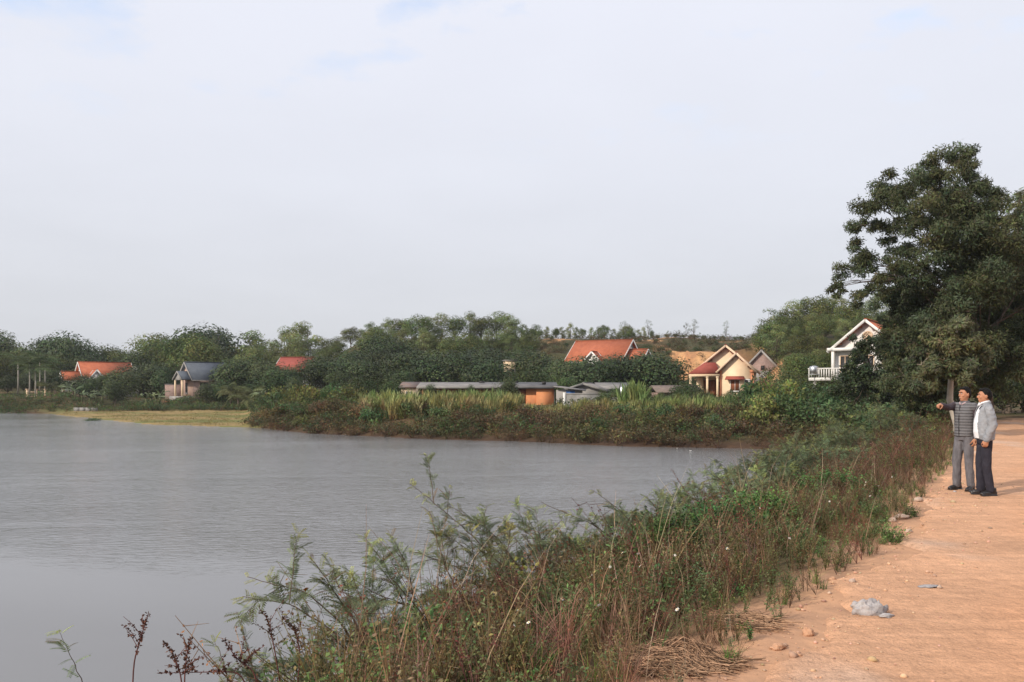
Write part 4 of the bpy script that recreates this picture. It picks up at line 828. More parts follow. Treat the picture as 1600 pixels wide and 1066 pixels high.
for i, (px, tp, Y, key, w) in enumerate(((1650, 300, 60, 'acacia', 1.5), (1690, 330, 56, 'mid', 1.3), (1575, 470, 58, 'mid', 1.3), (1625, 420, 44, 'mid', 1.2), (1545, 520, 62, 'dark', 1.3), (1500, 540, 66, 'mid', 1.3), (1450, 560, 64, 'dark', 1.2), (1568, 585, 52, 'dark', 1.0), (1650, 560, 40, 'dark', .8), (1600, 560, 60, 'dark', 1.2))):
    x = (px - 800) / F * Y; z = gz(x, Y); s = (CAMZ - (tp - HOR) / F * Y - z) / HT[key]
    nm_ = ['tall pale tree rising at the right edge above the road', 'broad tree at the right edge of the frame over the road', 'mid green tree in the shade behind the drooping tree', 'overhanging roadside tree at the right edge', 'dark tree filling the gap beneath the drooping crown', 'green tree between the white house and the drooping tree', 'dark round tree right of the white house', 'low dark tree at the end of the road', 'dark roadside bush tree right of the men', 'dark tree closing the far end of the road'][i]
    place_tree(key, x, Y, s, nm_, 'tree', None, z=z, wide=min(1.2, w / max(s, .5) ** .5))

t, cr, wo = px_tree('eucalyptus_tree', 'pale drooping tree cut off by the right edge of the photo', 47, 1622, [(1592, 312, 18), (1605, 325, 28), (1588, 345, 20), (1620, 360, 36), (1590, 385, 26), (1608, 410, 34), (1640, 400, 40), (1630, 330, 34), (1600, 450, 30), (1640, 460, 40), (1585, 430, 20)], 300, .17, .05, (.11, .125, .060), .2, [(1622, 655), (1622, 600), (1620, 520), (1618, 430), (1615, 350)], M_leaf, M_bark, 1.6, .8, shell=.15)
obj('crown', cr, M_leaf, t); obj('trunk', wo, M_bark, t, smooth=True)

# palms and banana plants on the left shore
def frond(L, n, leafL, colr, drop=.6, wv=.11):
    t = np.linspace(0, 1, n); x = L * t * (1 - .15 * t); z = L * (.45 * t - drop * 1.1 * t * t); P = np.stack([x, 0 * x, z], 1)
    out = [tube(P[::2], np.linspace(.035, .01, len(P[::2])), 3, (.10, .11, .05), cap=False)]
    for s in (-1, 1):
        D = np.stack([.35 + 0 * t, s * np.ones(n), -.35 - .5 * t], 1); out.append(leaves(P, D, np.tile([0, 0, 1.], (n, 1)), leafL * np.sin(t * 2.6 + .35) + .05, wv, np.array(colr) * (1 + .2 * (rs.rand(n, 1) - .5))))
    return merge(out)
def palm(label, x, y, h, L, nf=13, colr=(.075, .09, .04), tr=.12, barkm=M_bark, leafL=.5):
    t = thing('palm_tree', label, 'palm tree', (x, y, gz(x, y)))
    base_ = frond(L, 16, leafL, colr)
    for k in range(nf):
        f = obj('frond', [(base_[0], base_[1], base_[2])], M_leaf, t, loc=(0, 0, h), rz=k * 2.4) if k == 0 else obj('frond', None, None, t, me=f0, loc=(0, 0, h + rs.uniform(-.1, .1)), rz=k * 2.4 + rs.uniform(-.2, .2))
        f0 = f.data; f.rotation_euler[1] = rs.uniform(-.7, .45)
    obj('trunk', [tube([(0, 0, -.3), (.05, 0, h * .5), (0, 0, h)], [tr * 1.2, tr, tr * .8], 8)], barkm, t, smooth=True)
PB = surf('areca_bark', (.42, .38, .32), (.30, .27, .23), 3, .8)
for i, (px, Y, h) in enumerate(((46, 126, 5.2), (55, 125, 4.4), (28, 130, 5.6), (70, 131, 5.0), (62, 128, 5.8))):
    palm(['areca palm with the tallest bare white stem at far left', 'areca palm with shorter white stem next to the tallest', 'leftmost areca palm rising behind the shore', 'areca palm nearest the orange roofed house', 'areca palm standing behind the pillared fence'][i], (px - 800) / F * Y, Y, h, 3.0, 13, (.085, .115, .05), .1, PB, .8)
for i, (px, Y, h, L) in enumerate(((372, 112, 2.0, 3.0), (388, 108, 1.4, 2.8), (360, 116, 3.0, 2.6), (80, 127, 1.3, 2.6), (395, 112, 2.6, 2.4))):
    palm(['coconut palm with drooping fronds right of the slate roof', 'short coconut palm at the end of the grass flat', 'coconut palm close behind the slate roof house', 'short palm inside the pillared fence', 'rightmost coconut palm before the dark orchard'][i], (px - 800) / F * Y, Y, h, L, 15, (.13, .14, .06), .14, M_bark, .8)
def banana_mesh():
    out = []
    for k in range(8):
        a = rs.rand() * 6.28; el = rs.uniform(.5, 1.2); L = rs.uniform(1.1, 1.7); n = 7; t = np.linspace(0, 1, n)
        r_ = L * t * math.cos(el); z = .9 + L * (t * math.sin(el) - .45 * t * t); w = .34 * np.sin(np.clip(t * 2.9 + .2, 0, 3.1))
        P = np.stack([r_ * math.cos(a), r_ * math.sin(a), z], 1); S = np.array([-math.sin(a), math.cos(a), 0])
        V = np.concatenate([P - S * w[:, None] / 2 - [0, 0, .05], P + [0, 0, .03], P + S * w[:, None] / 2 - [0, 0, .05]]); i = np.arange(n - 1)
        out.append((V, np.concatenate([np.stack([i, i + 1, n + i + 1, n + i], 1), np.stack([n + i, n + i + 1, 2 * n + i + 1, 2 * n + i], 1)]), np.array((.17, .21, .10)) * rs.uniform(.7, 1.2)))
    return merge(out)
BAN = [banana_mesh() for _ in range(3)]; BANM = [make_mesh('leaf_blade', [b], M_leafg) for b in BAN]; BTM = make_mesh('pseudostem', [tube([(0, 0, -.2), (0, 0, 1.0)], [.12, .07], 6, (.16, .17, .08))], M_stem)
for px, Y in ((117, 122), (128, 121), (140, 120), (150, 122), (160, 121), (108, 124), (228, 120), (236, 118), (244, 119), (250, 121), (420, 104), (428, 102), (434, 106), (410, 106), (815, 103), (826, 103), (545, 104)):
    x = (px - 800) / F * Y; lb = 'broad leaved banana plant ' + zone(px); t = thing('banana_plant', lb, 'banana plant', (x, Y, gz(x, Y)), rs.rand() * 6, lb); s = rs.uniform(.95, 1.5); t.scale = (s, s, s)
    obj('leaf', None, None, t, me=BANM[rs.randint(3)]); obj('stem', None, None, t, me=BTM)

# ------------------------------------------------------------------ far bank growth
def shrub_blob(n, L, W, colr, r=1.0, twig=(.16, .10, .06)):
    out = []
    for k in range(7):
        c = np.array([rs.uniform(-.6, .6), rs.uniform(-.6, .6), rs.uniform(.25, .85)]) * r; w = 1 + .25 * (rs.rand() - .5)
        out.append(blob_leaves(c, r * .42, n // 7, L, W, np.array(colr) * rs.uniform(.7, 1.3) * [w, 1, 1 / w], .1, .2))
        out.append(tube([(0, 0, -.1), c * .6, c + [0, 0, .25 * r]], [.018, .012, .006], 3, twig, cap=False))
    return merge(out)
def sample_strip(pts, n, inner, outer, seed_jit=True):
    """random points along a polyline offset to the left side (inner..outer metres)"""
    P = np.array(pts, float); dd = np.diff(P, axis=0); L = np.hypot(*dd.T); cs = np.concatenate([[0], np.cumsum(L)])
    q = rs.rand(n) * cs[-1]; k = np.clip(np.searchsorted(cs, q) - 1, 0, len(L) - 1); f = (q - cs[k]) / L[k]
    b = P[k] + dd[k] * f[:, None]; nn = np.stack([dd[k][:, 1], -dd[k][:, 0]], 1) / L[k][:, None]
    o_ = rs.uniform(inner, outer, n); return b + nn * o_[:, None]
PEN = [(17.2, 45.2), (14.4, 46.4), (11.0, 47.2), (6, 49), (0, 53), (-5, 54.8), (-8.9, 57.5), (-15, 61.3), (-19.3, 66.8), (-21.6, 70.3), (-24, 73)]
BR = [shrub_blob(105, .17, .085, (.120, .105, .048)) for _ in range(3)]
GR = [shrub_blob(105, .17, .09, (.088, .120, .046)) for _ in range(3)]
RD = [shrub_blob(100, .15, .07, (.15, .085, .052)) for _ in range(2)]
def put(base_list, XY, smin, smax, zsq=1.0, tv=.3, lean=.15, zoff=0):
    out = []
    for i, b in enumerate(base_list):
        A = XY[i::len(base_list)]
        if not len(A): continue
        z, _, ee = terrain(A[:, 0], A[:, 1]); s = rs.uniform(smin, smax, len(A)); s = np.where(A[:, 1] < 44, s * (.42 + .58 * sstep(0, 1.5, -ee)) * (1 + .30 * sstep(1.4, 3.4, -ee)), s); sc = np.stack([s, s, s * zsq * rs.uniform(.8, 1.2, len(A))], 1)
        ti = (1 + tv * (rs.rand(len(A), 1) - .5) * 2) * (1 + .08 * rs.randn(len(A), 3))
        out.append(scatter(b, np.stack([A[:, 0], A[:, 1], z + zoff], 1), rs.rand(len(A)) * 6.28, sc, ti, (rs.rand(len(A), 2) - .5) * 2 * lean))
    return out
und = put(BR, sample_strip(PEN, 370, -.2, 7), .55, 1.25, .9) + put(GR, sample_strip(PEN, 220, .2, 9), .55, 1.2, .95) + put(RD, sample_strip(PEN, 180, -.2, 3.5), .4, .8, .9)
tag(obj('undergrowth', und, M_leaf, kind='stuff'), 'tangled brown and green scrub along the peninsula bank', 'undergrowth')
# individually visible bushes on that bank
SB = [make_mesh('foliage', [shrub_blob(640, .14, .075, (.085, .122, .046), 1.0)], M_leaf) for _ in range(4)]
SB2 = [make_mesh('foliage', [shrub_blob(640, .14, .075, (.145, .165, .052), 1.0)], M_leaf) for _ in range(3)]
SB3 = [make_mesh('foliage', [shrub_blob(600, .13, .065, (.135, .098, .052), 1.0)], M_leaf) for _ in range(3)]
def bush(px, Y, w, hh, kind, label, grp=None):
    x = (px - 800) / F * Y; me = {'g': SB, 'y': SB2, 'b': SB3}[kind]; me = me[rs.randint(len(me))]
    o_ = obj('bush', None, None, me=me, loc=(x, Y, gz(x, Y) - .05), rz=rs.rand() * 6.28); o_.scale = (w, w, hh); tag(o_, label, 'bush', grp or label)
for px, Y, w, h_, k in ((440, 82, 1.9, 2.0, 'y'), (465, 80, 2.0, 2.2, 'y'), (492, 79, 2.2, 2.4, 'y'), (520, 79, 2.0, 2.4, 'g'), (545, 78, 1.8, 2.2, 'y'), (425, 80, 1.6, 1.6, 'g'), (475, 68, 1.3, 1.2, 'g'), (470, 65.5, .9, .9, 'y'), (432, 70, 1.6, 1.5, 'b'), (410, 72, 1.5, 1.2, 'b'), (455, 71, 1.6, 1.4, 'g'), (500, 67, 1.5, 1.2, 'b'), (530, 66, 1.5, 1.3, 'b')):
    bush(px, Y, w, h_, k, {'y': 'spreading yellow green bush', 'g': 'green bush', 'b': 'brownish bush'}[k] + ' at the tip of the peninsula')
for px in np.arange(560, 1180, 26):
    t_ = (px - 560) / 620; Y = np.interp(px, [560, 800, 1100, 1180], [63, 58, 53, 52]) + rs.uniform(-2.5, 2.5); k = 'gbgy'[rs.randint(4)] if px > 900 else 'bgb'[rs.randint(3)]
    bush(px + rs.uniform(-8, 8), Y, rs.uniform(.9, 1.4), rs.uniform(.9, 1.5), k, {'y': 'light green bush', 'g': 'green bush', 'b': 'brown leaved bush'}[k] + (' on the bank below the reeds' if px < 880 else ' on the bank below the yellow house'))
for px, Y, w, h_ in ((1180, 52, 1.6, 2.0), (1205, 50, 1.7, 1.9), (1230, 51, 1.6, 2.1), (1255, 49.5, 1.6, 1.7), (1282, 49, 1.7, 1.7), (1305, 48, 1.5, 1.5), (1160, 54, 1.6, 1.9), (1330, 47, 1.6, 1.5), (1355, 46, 1.5, 1.4), (1380, 45, 1.5, 1.4), (1405, 44, 1.4, 1.3), (1430, 43, 1.4, 1.3), (1220, 56, 2.2, 2.8), (1255, 58, 2.2, 2.6), (1190, 58, 2.0, 2.5), (1285, 56, 1.8, 2.2), (1455, 42, 1.2, 1.2), (1330, 41.5, 1.2, 1.1), (1370, 38.5, 1.1, 1.0), (1305, 44, 1.2, 1.1)):
    bush(px, Y, w, h_, 'g' if rs.rand() < .8 else 'y', 'dense bluish green bush at the head of the cove')
# tall grass / cane band
def cane_clump(n, h, colr, top, spread=.35):
    out = []
    for k in range(n):
        a = rs.rand() * 6.28; b0 = np.array([rs.uniform(-spread, spread), rs.uniform(-spread, spread), 0]); hh = h * rs.uniform(.65, 1.1); bend = rs.uniform(.08, .45) * hh
        t = np.array([0, .4, .75, 1.0]); P = b0 + np.stack([math.cos(a) * bend * t ** 2.2, math.sin(a) * bend * t ** 2.2, hh * (t - .12 * t ** 3)], 1)
        w = np.array([.035, .06, .045, .004]) * h / 2.2; S = np.array([-math.sin(a), math.cos(a), 0.]); c0 = np.array(colr) * rs.uniform(.7, 1.25); c1 = np.array(top) * rs.uniform(.7, 1.2)
        cc = c0 * (1 - t[:, None]) + c1 * t[:, None]
        V = np.concatenate([P - S * w[:, None], P + S * w[:, None]]); i = np.arange(3); out.append((V, np.stack([i, i + 1, 4 + i + 1, 4 + i], 1), np.concatenate([cc, cc])))
    return merge(out)
CA = [cane_clump(26, 2.2, (.30, .21, .10), (.20, .20, .080)) for _ in range(3)]; CB = [cane_clump(26, 2.3, (.25, .20, .085), (.155, .20, .070)) for _ in range(2)]
def band(px0, px1, Y0, Y1, n):
    px = rs.uniform(px0, px1, n); Y = rs.uniform(Y0, Y1, n); return np.stack([(px - 800) / F * Y, Y], 1)
cane = put(CA, band(565, 812, 62, 70, 300), .50, .86, 1, .25, .1) + put(CB, band(572, 650, 64, 70, 60), .6, .85) + put(CB, band(690, 815, 66, 71, 130), .55, .88) + put(CA, band(812, 885, 62, 68, 50), .25, .42)
tag(obj('tall_grass', cane, M_dry, kind='stuff'), 'tall green and straw coloured cane grass before the long shed', 'tall grass')
cane2 = put(CB, band(1000, 1230, 62, 72, 150), .4, .72) + put(CA, band(980, 1180, 58, 68, 150), .35, .6) + put(CA, band(885, 1000, 60, 72, 60), .35, .6) + put(CB, band(975, 1005, 70, 76, 14), .9, 1.2)
tag(obj('tall_grass', cane2, M_dry, kind='stuff'), 'mixed green cane grass in front of the yellow house', 'tall grass')
# left shore and flat
TF = [cane_clump(11, .5, (.26, .20, .09), (.30, .25, .10), .5) for _ in range(2)]
A = band(90, 430, 73, 112, 1700); d_ = terrain(A[:, 0], A[:, 1])[1]; A = A[(d_ > .3)]
tag(obj('grass', put(TF, A, .35, .9, .45, .3, .1), M_dry, kind='stuff'), 'dry yellow grass on the far flat shore', 'grass')
A = band(-40, 400, 108, 124, 240); A2 = band(-40, 95, 113, 120, 150); A3 = band(200, 400, 110, 120, 120)
tag(obj('undergrowth', put(GR, np.concatenate([A, A3]), .5, 1.5, .8) + put(BR, A2, .6, 1.2, .6), M_leaf, kind='stuff'), 'low green scrub behind the yellow grass flat', 'undergrowth')
A = band(400, 600, 74, 100, 200); A2 = band(860, 1260, 74, 100, 190); A3 = band(1020, 1260, 100, 128, 120); A4 = band(800, 1200, 126, 178, 420); A5 = band(500, 820, 100, 140, 120)
tag(obj('undergrowth', put(GR, np.concatenate([A, A2, A3, A5]), .6, 1.6, .9) + put(BR, A4, .8, 1.6, .8), M_leaf, kind='stuff'), 'scrub and weeds between the houses and up the slope', 'undergrowth')
il = obj('bush', None, None, me=SB[1], loc=(-44.3, 85.8, -.15)); il.scale = (1.3, .9, .45); tag(il, 'small floating clump of weed off the yellow flat', 'bush')
# flotsam
for i, (px, py, s) in enumerate(((1028, 697, .12), (1034, 698, .10), (1049, 698, .16), (1060, 697.5, .26), (1066, 699, .14), (1058, 701, .10), (1079, 705, .16), (1240, 699.5, .09))):
    Y = 3.5 * F / (py - HOR); V, Fs, _ = ell((0, 0, 0), (s * .6, s * .45, s * .10), 7, 5); V = V * (1 + .3 * (rs.rand(len(V), 1) - .5))
    tag(obj('foam_litter', [(V, Fs, None)], M_white, loc=((px - 800) / F * Y, Y, .02), rz=rs.rand() * 3), 'white scrap of foam floating below the yellow house' if i < 7 else 'white scrap floating in the dark cove', 'litter', 'white scraps floating near the bank' if i < 7 else None)

# ------------------------------------------------------------------ two men
def remesh(parts, vox, smooth_it=2):
    me = make_mesh('tmp', parts, None); ob = bpy.data.objects.new('tmp', me); col.objects.link(ob)
    m = ob.modifiers.new('r', 'REMESH'); m.mode = 'VOXEL'; m.voxel_size = vox
    s = ob.modifiers.new('s', 'SMOOTH'); s.factor = .5; s.iterations = smooth_it
    dg = bpy.context.evaluated_depsgraph_get(); ev = ob.evaluated_get(dg); m2 = ev.to_mesh()
    V = np.empty(len(m2.vertices) * 3, np.float32); m2.vertices.foreach_get('co', V); V = V.reshape(-1, 3).astype(float)
    N = np.empty(len(m2.vertices) * 3, np.float32); m2.vertices.foreach_get('normal', N); N = N.reshape(-1, 3).astype(float)
    Fq = np.array([list(p.vertices) for p in m2.polygons if len(p.vertices) == 4]); ev.to_mesh_clear(); bpy.data.objects.remove(ob); bpy.data.meshes.remove(me)
    return V, Fq, N
def rings(lst, n=20):
    """stack of horizontal super-ellipses (cx, cy, z, rx, ry)"""
    a = np.arange(n) * 2 * math.pi / n; V = np.concatenate([np.stack([cx + rx * np.cos(a), cy + ry * np.sin(a), np.full(n, z)], 1) for cx, cy, z, rx, ry in lst])
    i = np.arange(n); m = len(lst)
    f = np.concatenate([np.stack([k * n + i, k * n + (i + 1) % n, (k + 1) * n + (i + 1) % n, (k + 1) * n + i], 1) for k in range(m - 1)])
    cp = np.array([[0, j + 1, j] for j in range(1, n - 1)] + [[(m - 1) * n, (m - 1) * n + j, (m - 1) * n + j + 1] for j in range(1, n - 1)])
    return (V, [f, cp], None)
def limb(P, r, n=12):
    P = np.array(P, float); t = np.linspace(0, 1, len(P)); T = np.linspace(0, 1, len(P) * 3); Q = np.stack([np.interp(T, t, P[:, k]) for k in range(3)], 1); rr = np.interp(T, t, r)
    return [tube(Q, rr, n), ell(P[0], (r[0],) * 3, 10, 7), ell(P[-1], (r[-1],) * 3, 10, 7)] + [ell(P[k], (r[k],) * 3, 10, 7) for k in range(1, len(P) - 1)]
def rotz(parts, a, c=(0, 0)):
    out = []; ca, sa = math.cos(a), math.sin(a)
    for V, Fc, C_ in parts:
        V = np.array(V, float); x = V[:, 0] - c[0]; y = V[:, 1] - c[1]; V = np.stack([c[0] + x * ca - y * sa, c[1] + x * sa + y * ca, V[:, 2]], 1); out.append((V, Fc, C_))
    return out
# local frame: faces -y, own left is +x, foot plane z=0, head top ~1.65
def head_parts():
    p = [ell((0, .012, 1.555), (.074, .092, .098), 18, 14), ell((0, -.018, 1.50), (.060, .066, .078), 16, 12), ell((0, -.045, 1.452), (.036, .036, .030), 12, 8),
         ell((0, -.098, 1.520), (.013, .017, .020), 8, 6), tube([(0, -.080, 1.555), (0, -.096, 1.520)], [.009, .013], 8), ell((0, -.082, 1.572), (.050, .014, .010), 12, 6),
         ell((0, -.082, 1.481), (.024, .010, .007), 10, 6), ell((0, -.080, 1.470), (.020, .010, .007), 10, 6), ell((.040, -.062, 1.515), (.022, .018, .020), 8, 6), ell((-.040, -.062, 1.515), (.022, .018, .020), 8, 6)]
    for s in (-1, 1): p += [ell((s * .077, .012, 1.528), (.010, .020, .032), 8, 8), ell((s * .077, .006, 1.505), (.008, .010, .010), 6, 5)]
    return p
def hair_parts():
    return [ell((0, .014, 1.562), (.0800, .0985, .1010), 24, 16), ell((0, .050, 1.535), (.070, .066, .080), 16, 12), ell((.012, -.040, 1.628), (.050, .046, .024), 12, 8)]
def hand(wrist, dirn, palmn, curl, thumb_side=1, point=False):
    """palm, four jointed fingers, thumb"""
    d = np.array(dirn, float); d /= np.linalg.norm(d); nrm = np.array(palmn, float); nrm -= d * nrm.dot(d); nrm /= np.linalg.norm(nrm); s = np.cross(d, nrm) * thumb_side
    w = np.array(wrist, float); out = []
    for k in range(4): out.append(tube([w + s * (.022 - .0145 * k) * .5, w + d * .045 + s * (.026 - .017 * k), w + d * .085 + s * (.029 - .019 * k)], [.017, .015, .0125], 8))
    out.append(ell(w + d * .045, (.03, .03, .03), 10, 8))
    for k, L in enumerate((.068, .076, .070, .056)):
        b = w + d * .085 + s * (.029 - .019 * k); c = .12 if (point and k == 0) else curl; pts = [b]; ang = 0
        for seg, fr in enumerate((.42, .32, .26)):
            ang += c * (1.0 if seg < 2 else .7); pts.append(pts[-1] + (d * math.cos(ang) + nrm * math.sin(ang)) * L * fr)
        out.append(tube(pts, [.0105, .0098, .009, .0075], 7)); out.append(ell(pts[-1], (.0078,) * 3, 6, 5))
    b = w + d * .02 + s * .022; out.append(tube([b, b + (d * .7 + s * .6 + nrm * .3) * .035, b + (d * 1.0 + s * .45 + nrm * .6) * .062, b + (d * 1.1 + s * .1 + nrm * .9) * .085 * .95], [.015, .0125, .0105, .008], 7))
    return out
def cloth_noise(V, N, amp, f1=9, f2=26, seed=1, zf=1.0):
    n = (fbm(V[:, 0] * f1 + V[:, 1] * f1 * .7, V[:, 2] * f1 * zf, seed) - .5) * 1.0 + .5 * (fbm(V[:, 1] * f2, V[:, 2] * f2 * zf + V[:, 0] * f2, seed + 5) - .5)
    return V + N * (n * amp * 2)[:, None]
M_skin = surf('skin', (.50, .235, .135), (.42, .19, .105), 14, .55, .0006, bscale=90, spec=.35)
M_hair = surf('hair', (.006, .005, .005), (.013, .011, .010), 60, .6, .004, bscale=120, spec=.12)
M_lip = surf('lip', (.34, .13, .10), None, 5, .5)
M_white_cloth = surf('white_shirt', (.80, .79, .80), (.72, .71, .73), 9, .8, .002)
M_jacket2 = surf('pale_grey_jacket', (.30, .305, .32), (.225, .23, .245), 7, .62, .003, bscale=30)
M_navy = surf('navy_trousers', (.020, .019, .028), (.030, .028, .040), 12, .8, .002)
M_grey_tr = surf('grey_trousers', (.165, .155, .165), (.105, .098, .105), 10, .75, .003, stretch=(2, 2, .6))
M_sleeve = surf('plum_knit_sleeve', (.085, .062, .070), (.055, .042, .048), 18, .9, .002)
M_shoe = surf('black_leather', (.014, .013, .014), (.022, .02, .02), 12, .35, spec=.5)
M_eyew = surf('eye_white', (.7, .66, .62), None, 5, .3); M_iris = surf('iris', (.02, .012, .01), None, 5, .2); M_collar = surf('navy_collar', (.03, .032, .045), None, 5, .8); M_pink = surf('pale_pink_shirt', (.45, .33, .34), (.38, .27, .28), 8, .8)
def stripe_mat():
    m = surf('quilted_grey_stripes', (1, 1, 1), (.85, .85, .85), 20, .7, .003, bscale=60); nt = m.node_tree; N, L = nt.nodes, nt.links; b = [n for n in N if n.type == 'BSDF_PRINCIPLED'][0]
    src = b.inputs['Base Color'].links[0].from_socket; tcn = N.new('ShaderNodeTexCoord'); sp = N.new('ShaderNodeSeparateXYZ'); L.new(tcn.outputs['Object'], sp.inputs[0])
    k = N.new('ShaderNodeMath'); k.operation = 'MULTIPLY'; k.inputs[1].default_value = 2 * math.pi / .046; L.new(sp.outputs[2], k.inputs[0]); s = N.new('ShaderNodeMath'); s.operation = 'SINE'; L.new(k.outputs[0], s.inputs[0])
    cr = N.new('ShaderNodeValToRGB'); cr.color_ramp.elements[0].position = .30; cr.color_ramp.elements[0].color = (.095, .088, .092, 1); cr.color_ramp.elements[1].position = .55; cr.color_ramp.elements[1].color = (.17, .165, .17, 1)
    mr = N.new('ShaderNodeMapRange'); mr.inputs[1].default_value = -1; L.new(s.outputs[0], mr.inputs[0]); L.new(mr.outputs[0], cr.inputs[0])
    mm = N.new('ShaderNodeMix'); mm.data_type = 'RGBA'; mm.blend_type = 'MULTIPLY'; mm.inputs[0].default_value = 1; L.new(cr.outputs[0], mm.inputs[6]); L.new(src, mm.inputs[7]); L.new(mm.outputs[2], b.inputs['Base Color']); return m
M_stripe = stripe_mat()
def shoe(s, fwd, loc, rot):
    p = [ell((0, -.06, .042), (.046, .10, .036), 14, 8), ell((0, .055, .045), (.038, .055, .042), 12, 8), ell((0, -.125, .034), (.040, .05, .026), 12, 8), tube([(0, .05, .05), (0, .045, .12)], [.042, .045], 10), box(-.042, .042, -.155, .095, 0, .018)]
    V, Fq, N = remesh(p, .007, 2); V, = [q[0] for q in rotz([(V, Fq, None)], rot)]; return V + np.array(loc), Fq
def person(name_label, loc, rz, head_turn, arms, legs, trousers, kind, hgt):
    t = thing('person', name_label, 'person', loc, rz); k = hgt / 1.65; t.scale = (k * .92, k * .94, k)
    # body: one continuous skin
    body = rotz(head_parts(), head_turn, (0, .0)) + limb([(0, .015, 1.33), (0, .008, 1.40), (0, 0, 1.47)], [.062, .052, .050])
    body += [rings([(0, 0, .86, .13, .085), (0, 0, .95, .13, .085), (0, .0, 1.05, .12, .08), (0, 0, 1.2, .15, .09), (0, .01, 1.32, .16, .08), (0, .015, 1.39, .07, .06)])]
    for A_ in arms: body += limb([A_['sh'], A_['el'], A_['wr']], [.042, .034, .025]) + hand(**A_['hand'])
    for hp, kn, an in legs: body += limb([hp, kn, an], [.070, .048, .036]) + [ell((an[0], an[1] - .05, .04), (.03, .09, .028), 10, 7)]
    V, Fq, N = remesh(body, .0088, 1); obj('body', [(V, Fq, None)], M_skin, t, smooth=True)
    ca, sa = math.cos(head_turn), math.sin(head_turn)
    V, Fq, N = remesh(rotz(hair_parts(), head_turn), .006, 2); V = V + N * ((fbm(V[:, 0] * 60, V[:, 2] * 30 + V[:, 1] * 50, 4) - .5) * .012)[:, None]
    # forehead and face stay bare
    f = V @ np.array([-math.sin(-head_turn) * 1.0, 0, 0]) * 0
    fx = V[:, 0] * ca + V[:, 1] * sa; fy = -V[:, 0] * sa + V[:, 1] * ca
    bare = V[:, 2] < np.interp(fy, [-.12, -.060, -.03, -.008, .03, .10], [1.618, 1.612, 1.586, 1.543, 1.495, 1.465]) + .10 * np.maximum(0, .03 - np.abs(fx)) * (fy < -.03) + .004 * np.sin(fx * 160)
    keep = ~bare[Fq].any(1); obj('hair', [(V, Fq[keep], None)], M_hair, t, smooth=True)
    for s in (-1, 1):
        ex = rotz([ell((s * .030, -.079, 1.547), (.011, .008, .006), 10, 6)], head_turn); e_ = obj('eye', ex, M_eyew, t, smooth=True)
        obj('iris', rotz([ell((s * .030, -.086, 1.547), (.0055, .003, .0055), 8, 6)], head_turn), M_iris, e_, smooth=True)
        obj('eyebrow', rotz([tube([(s * .012, -.094, 1.565), (s * .030, -.093, 1.572), (s * .048, -.080, 1.566)], [.003, .0045, .002], 6)], head_turn), M_hair, t, smooth=True)
    obj('lips', rotz([ell((0, -.090, 1.4765), (.020, .005, .0055), 10, 6)], head_turn), M_lip, t, smooth=True)
    if kind == 'smile': obj('teeth', rotz([ell((0, -.0935, 1.478), (.014, .003, .0028), 10, 6)], head_turn), M_eyew, t)
    # trousers
    tp = [rings([(0, .0, .80, .155, .105), (0, 0, .86, .158, .112), (0, 0, .93, .155, .110), (0, 0, .99, .150, .105)])]
    for hp, kn, an in legs:
        hp = np.array(hp); kn = np.array(kn); an = np.array(an); tp += limb([hp + [0, 0, -.02], (hp + kn) / 2, kn, (kn + an) / 2, an + [0, 0, .01]], [.094, .086, .072, .069, .070], 14)
    V, Fq, N = remesh(tp, .009, 3); V = cloth_noise(V, N, .016, 8, 24, 3, .5); V[:, 2] = np.maximum(V[:, 2], .045); obj('trousers', [(V, Fq, None)], trousers, t, smooth=True)
    for (hp, kn, an), r_ in zip(legs, (.25, -.15)):
        V, Fq = shoe(1, 0, (an[0], an[1], 0), r_); obj('shoe', [(V, Fq, None)], M_shoe, t, smooth=True)
    obj('belt', [rings([(0, 0, .965, .157, .111), (0, 0, .995, .157, .111)], 24)], M_shoe, t)
    return t, arms
# --- left man: striped quilted jacket, pointing across the lake
gzm = road_z(6.95, 12.75)
ptz = R(-66)
def w2l(v, rz): v = np.array(v, float); c, s = math.cos(-rz), math.sin(-rz); return np.array([v[0] * c - v[1] * s, v[0] * s + v[1] * c, v[2]])
pd = w2l((-.80, -.60, .05), ptz); pd /= np.linalg.norm(pd)
shR = np.array([-.185, .0, 1.345]); elR = shR + pd * .25 + np.array([0, 0, -.035]); wrR = elR + (pd + np.array([0, 0, .14])) * .225
armsA = [dict(sh=shR, el=elR, wr=wrR, hand=dict(wrist=wrR, dirn=pd, palmn=(0, 0, -1), curl=.95, thumb_side=1, point=True)),
         dict(sh=(.185, .01, 1.34), el=(.245, .04, 1.08), wr=(.22, -.02, .85), hand=dict(wrist=(.22, -.02, .85), dirn=(0, -.1, -1), palmn=(-1, 0, 0), curl=.45, thumb_side=-1))]
legsA = [((.080, .0, .86), (.095, -.02, .47), (.10, .03, .085)), ((-.080, 0, .86), (-.11, -.045, .47), (-.13, -.03, .085))]
pA, _ = person('man in a striped grey quilted jacket pointing across the lake', (7.17, 12.98, gzm), ptz, R(-14), armsA, legsA, M_grey_tr, 'smile', 1.635)
jk = [rings([(0, -.005, .865, .160, .125), (0, -.005, .90, .168, .130), (0, 0, 1.0, .168, .130), (0, -.002, 1.12, .172, .134), (0, 0, 1.25, .182, .130), (0, .005, 1.33, .180, .112), (0, .012, 1.385, .12, .085), (0, .012, 1.43, .070, .066)], 26)]
for sx in (-1, 1): jk += limb([(sx * .13, .0, 1.335), (sx * .175, .0, 1.33)], [.072, .075])
V, Fq, N = remesh(jk, .008, 2); q = (np.abs(np.sin(V[:, 2] * math.pi / .046 + math.pi * .25)) ** .6 - .6) * .006; V = cloth_noise(V + N * q[:, None], N, .006, 8, 22, 12)
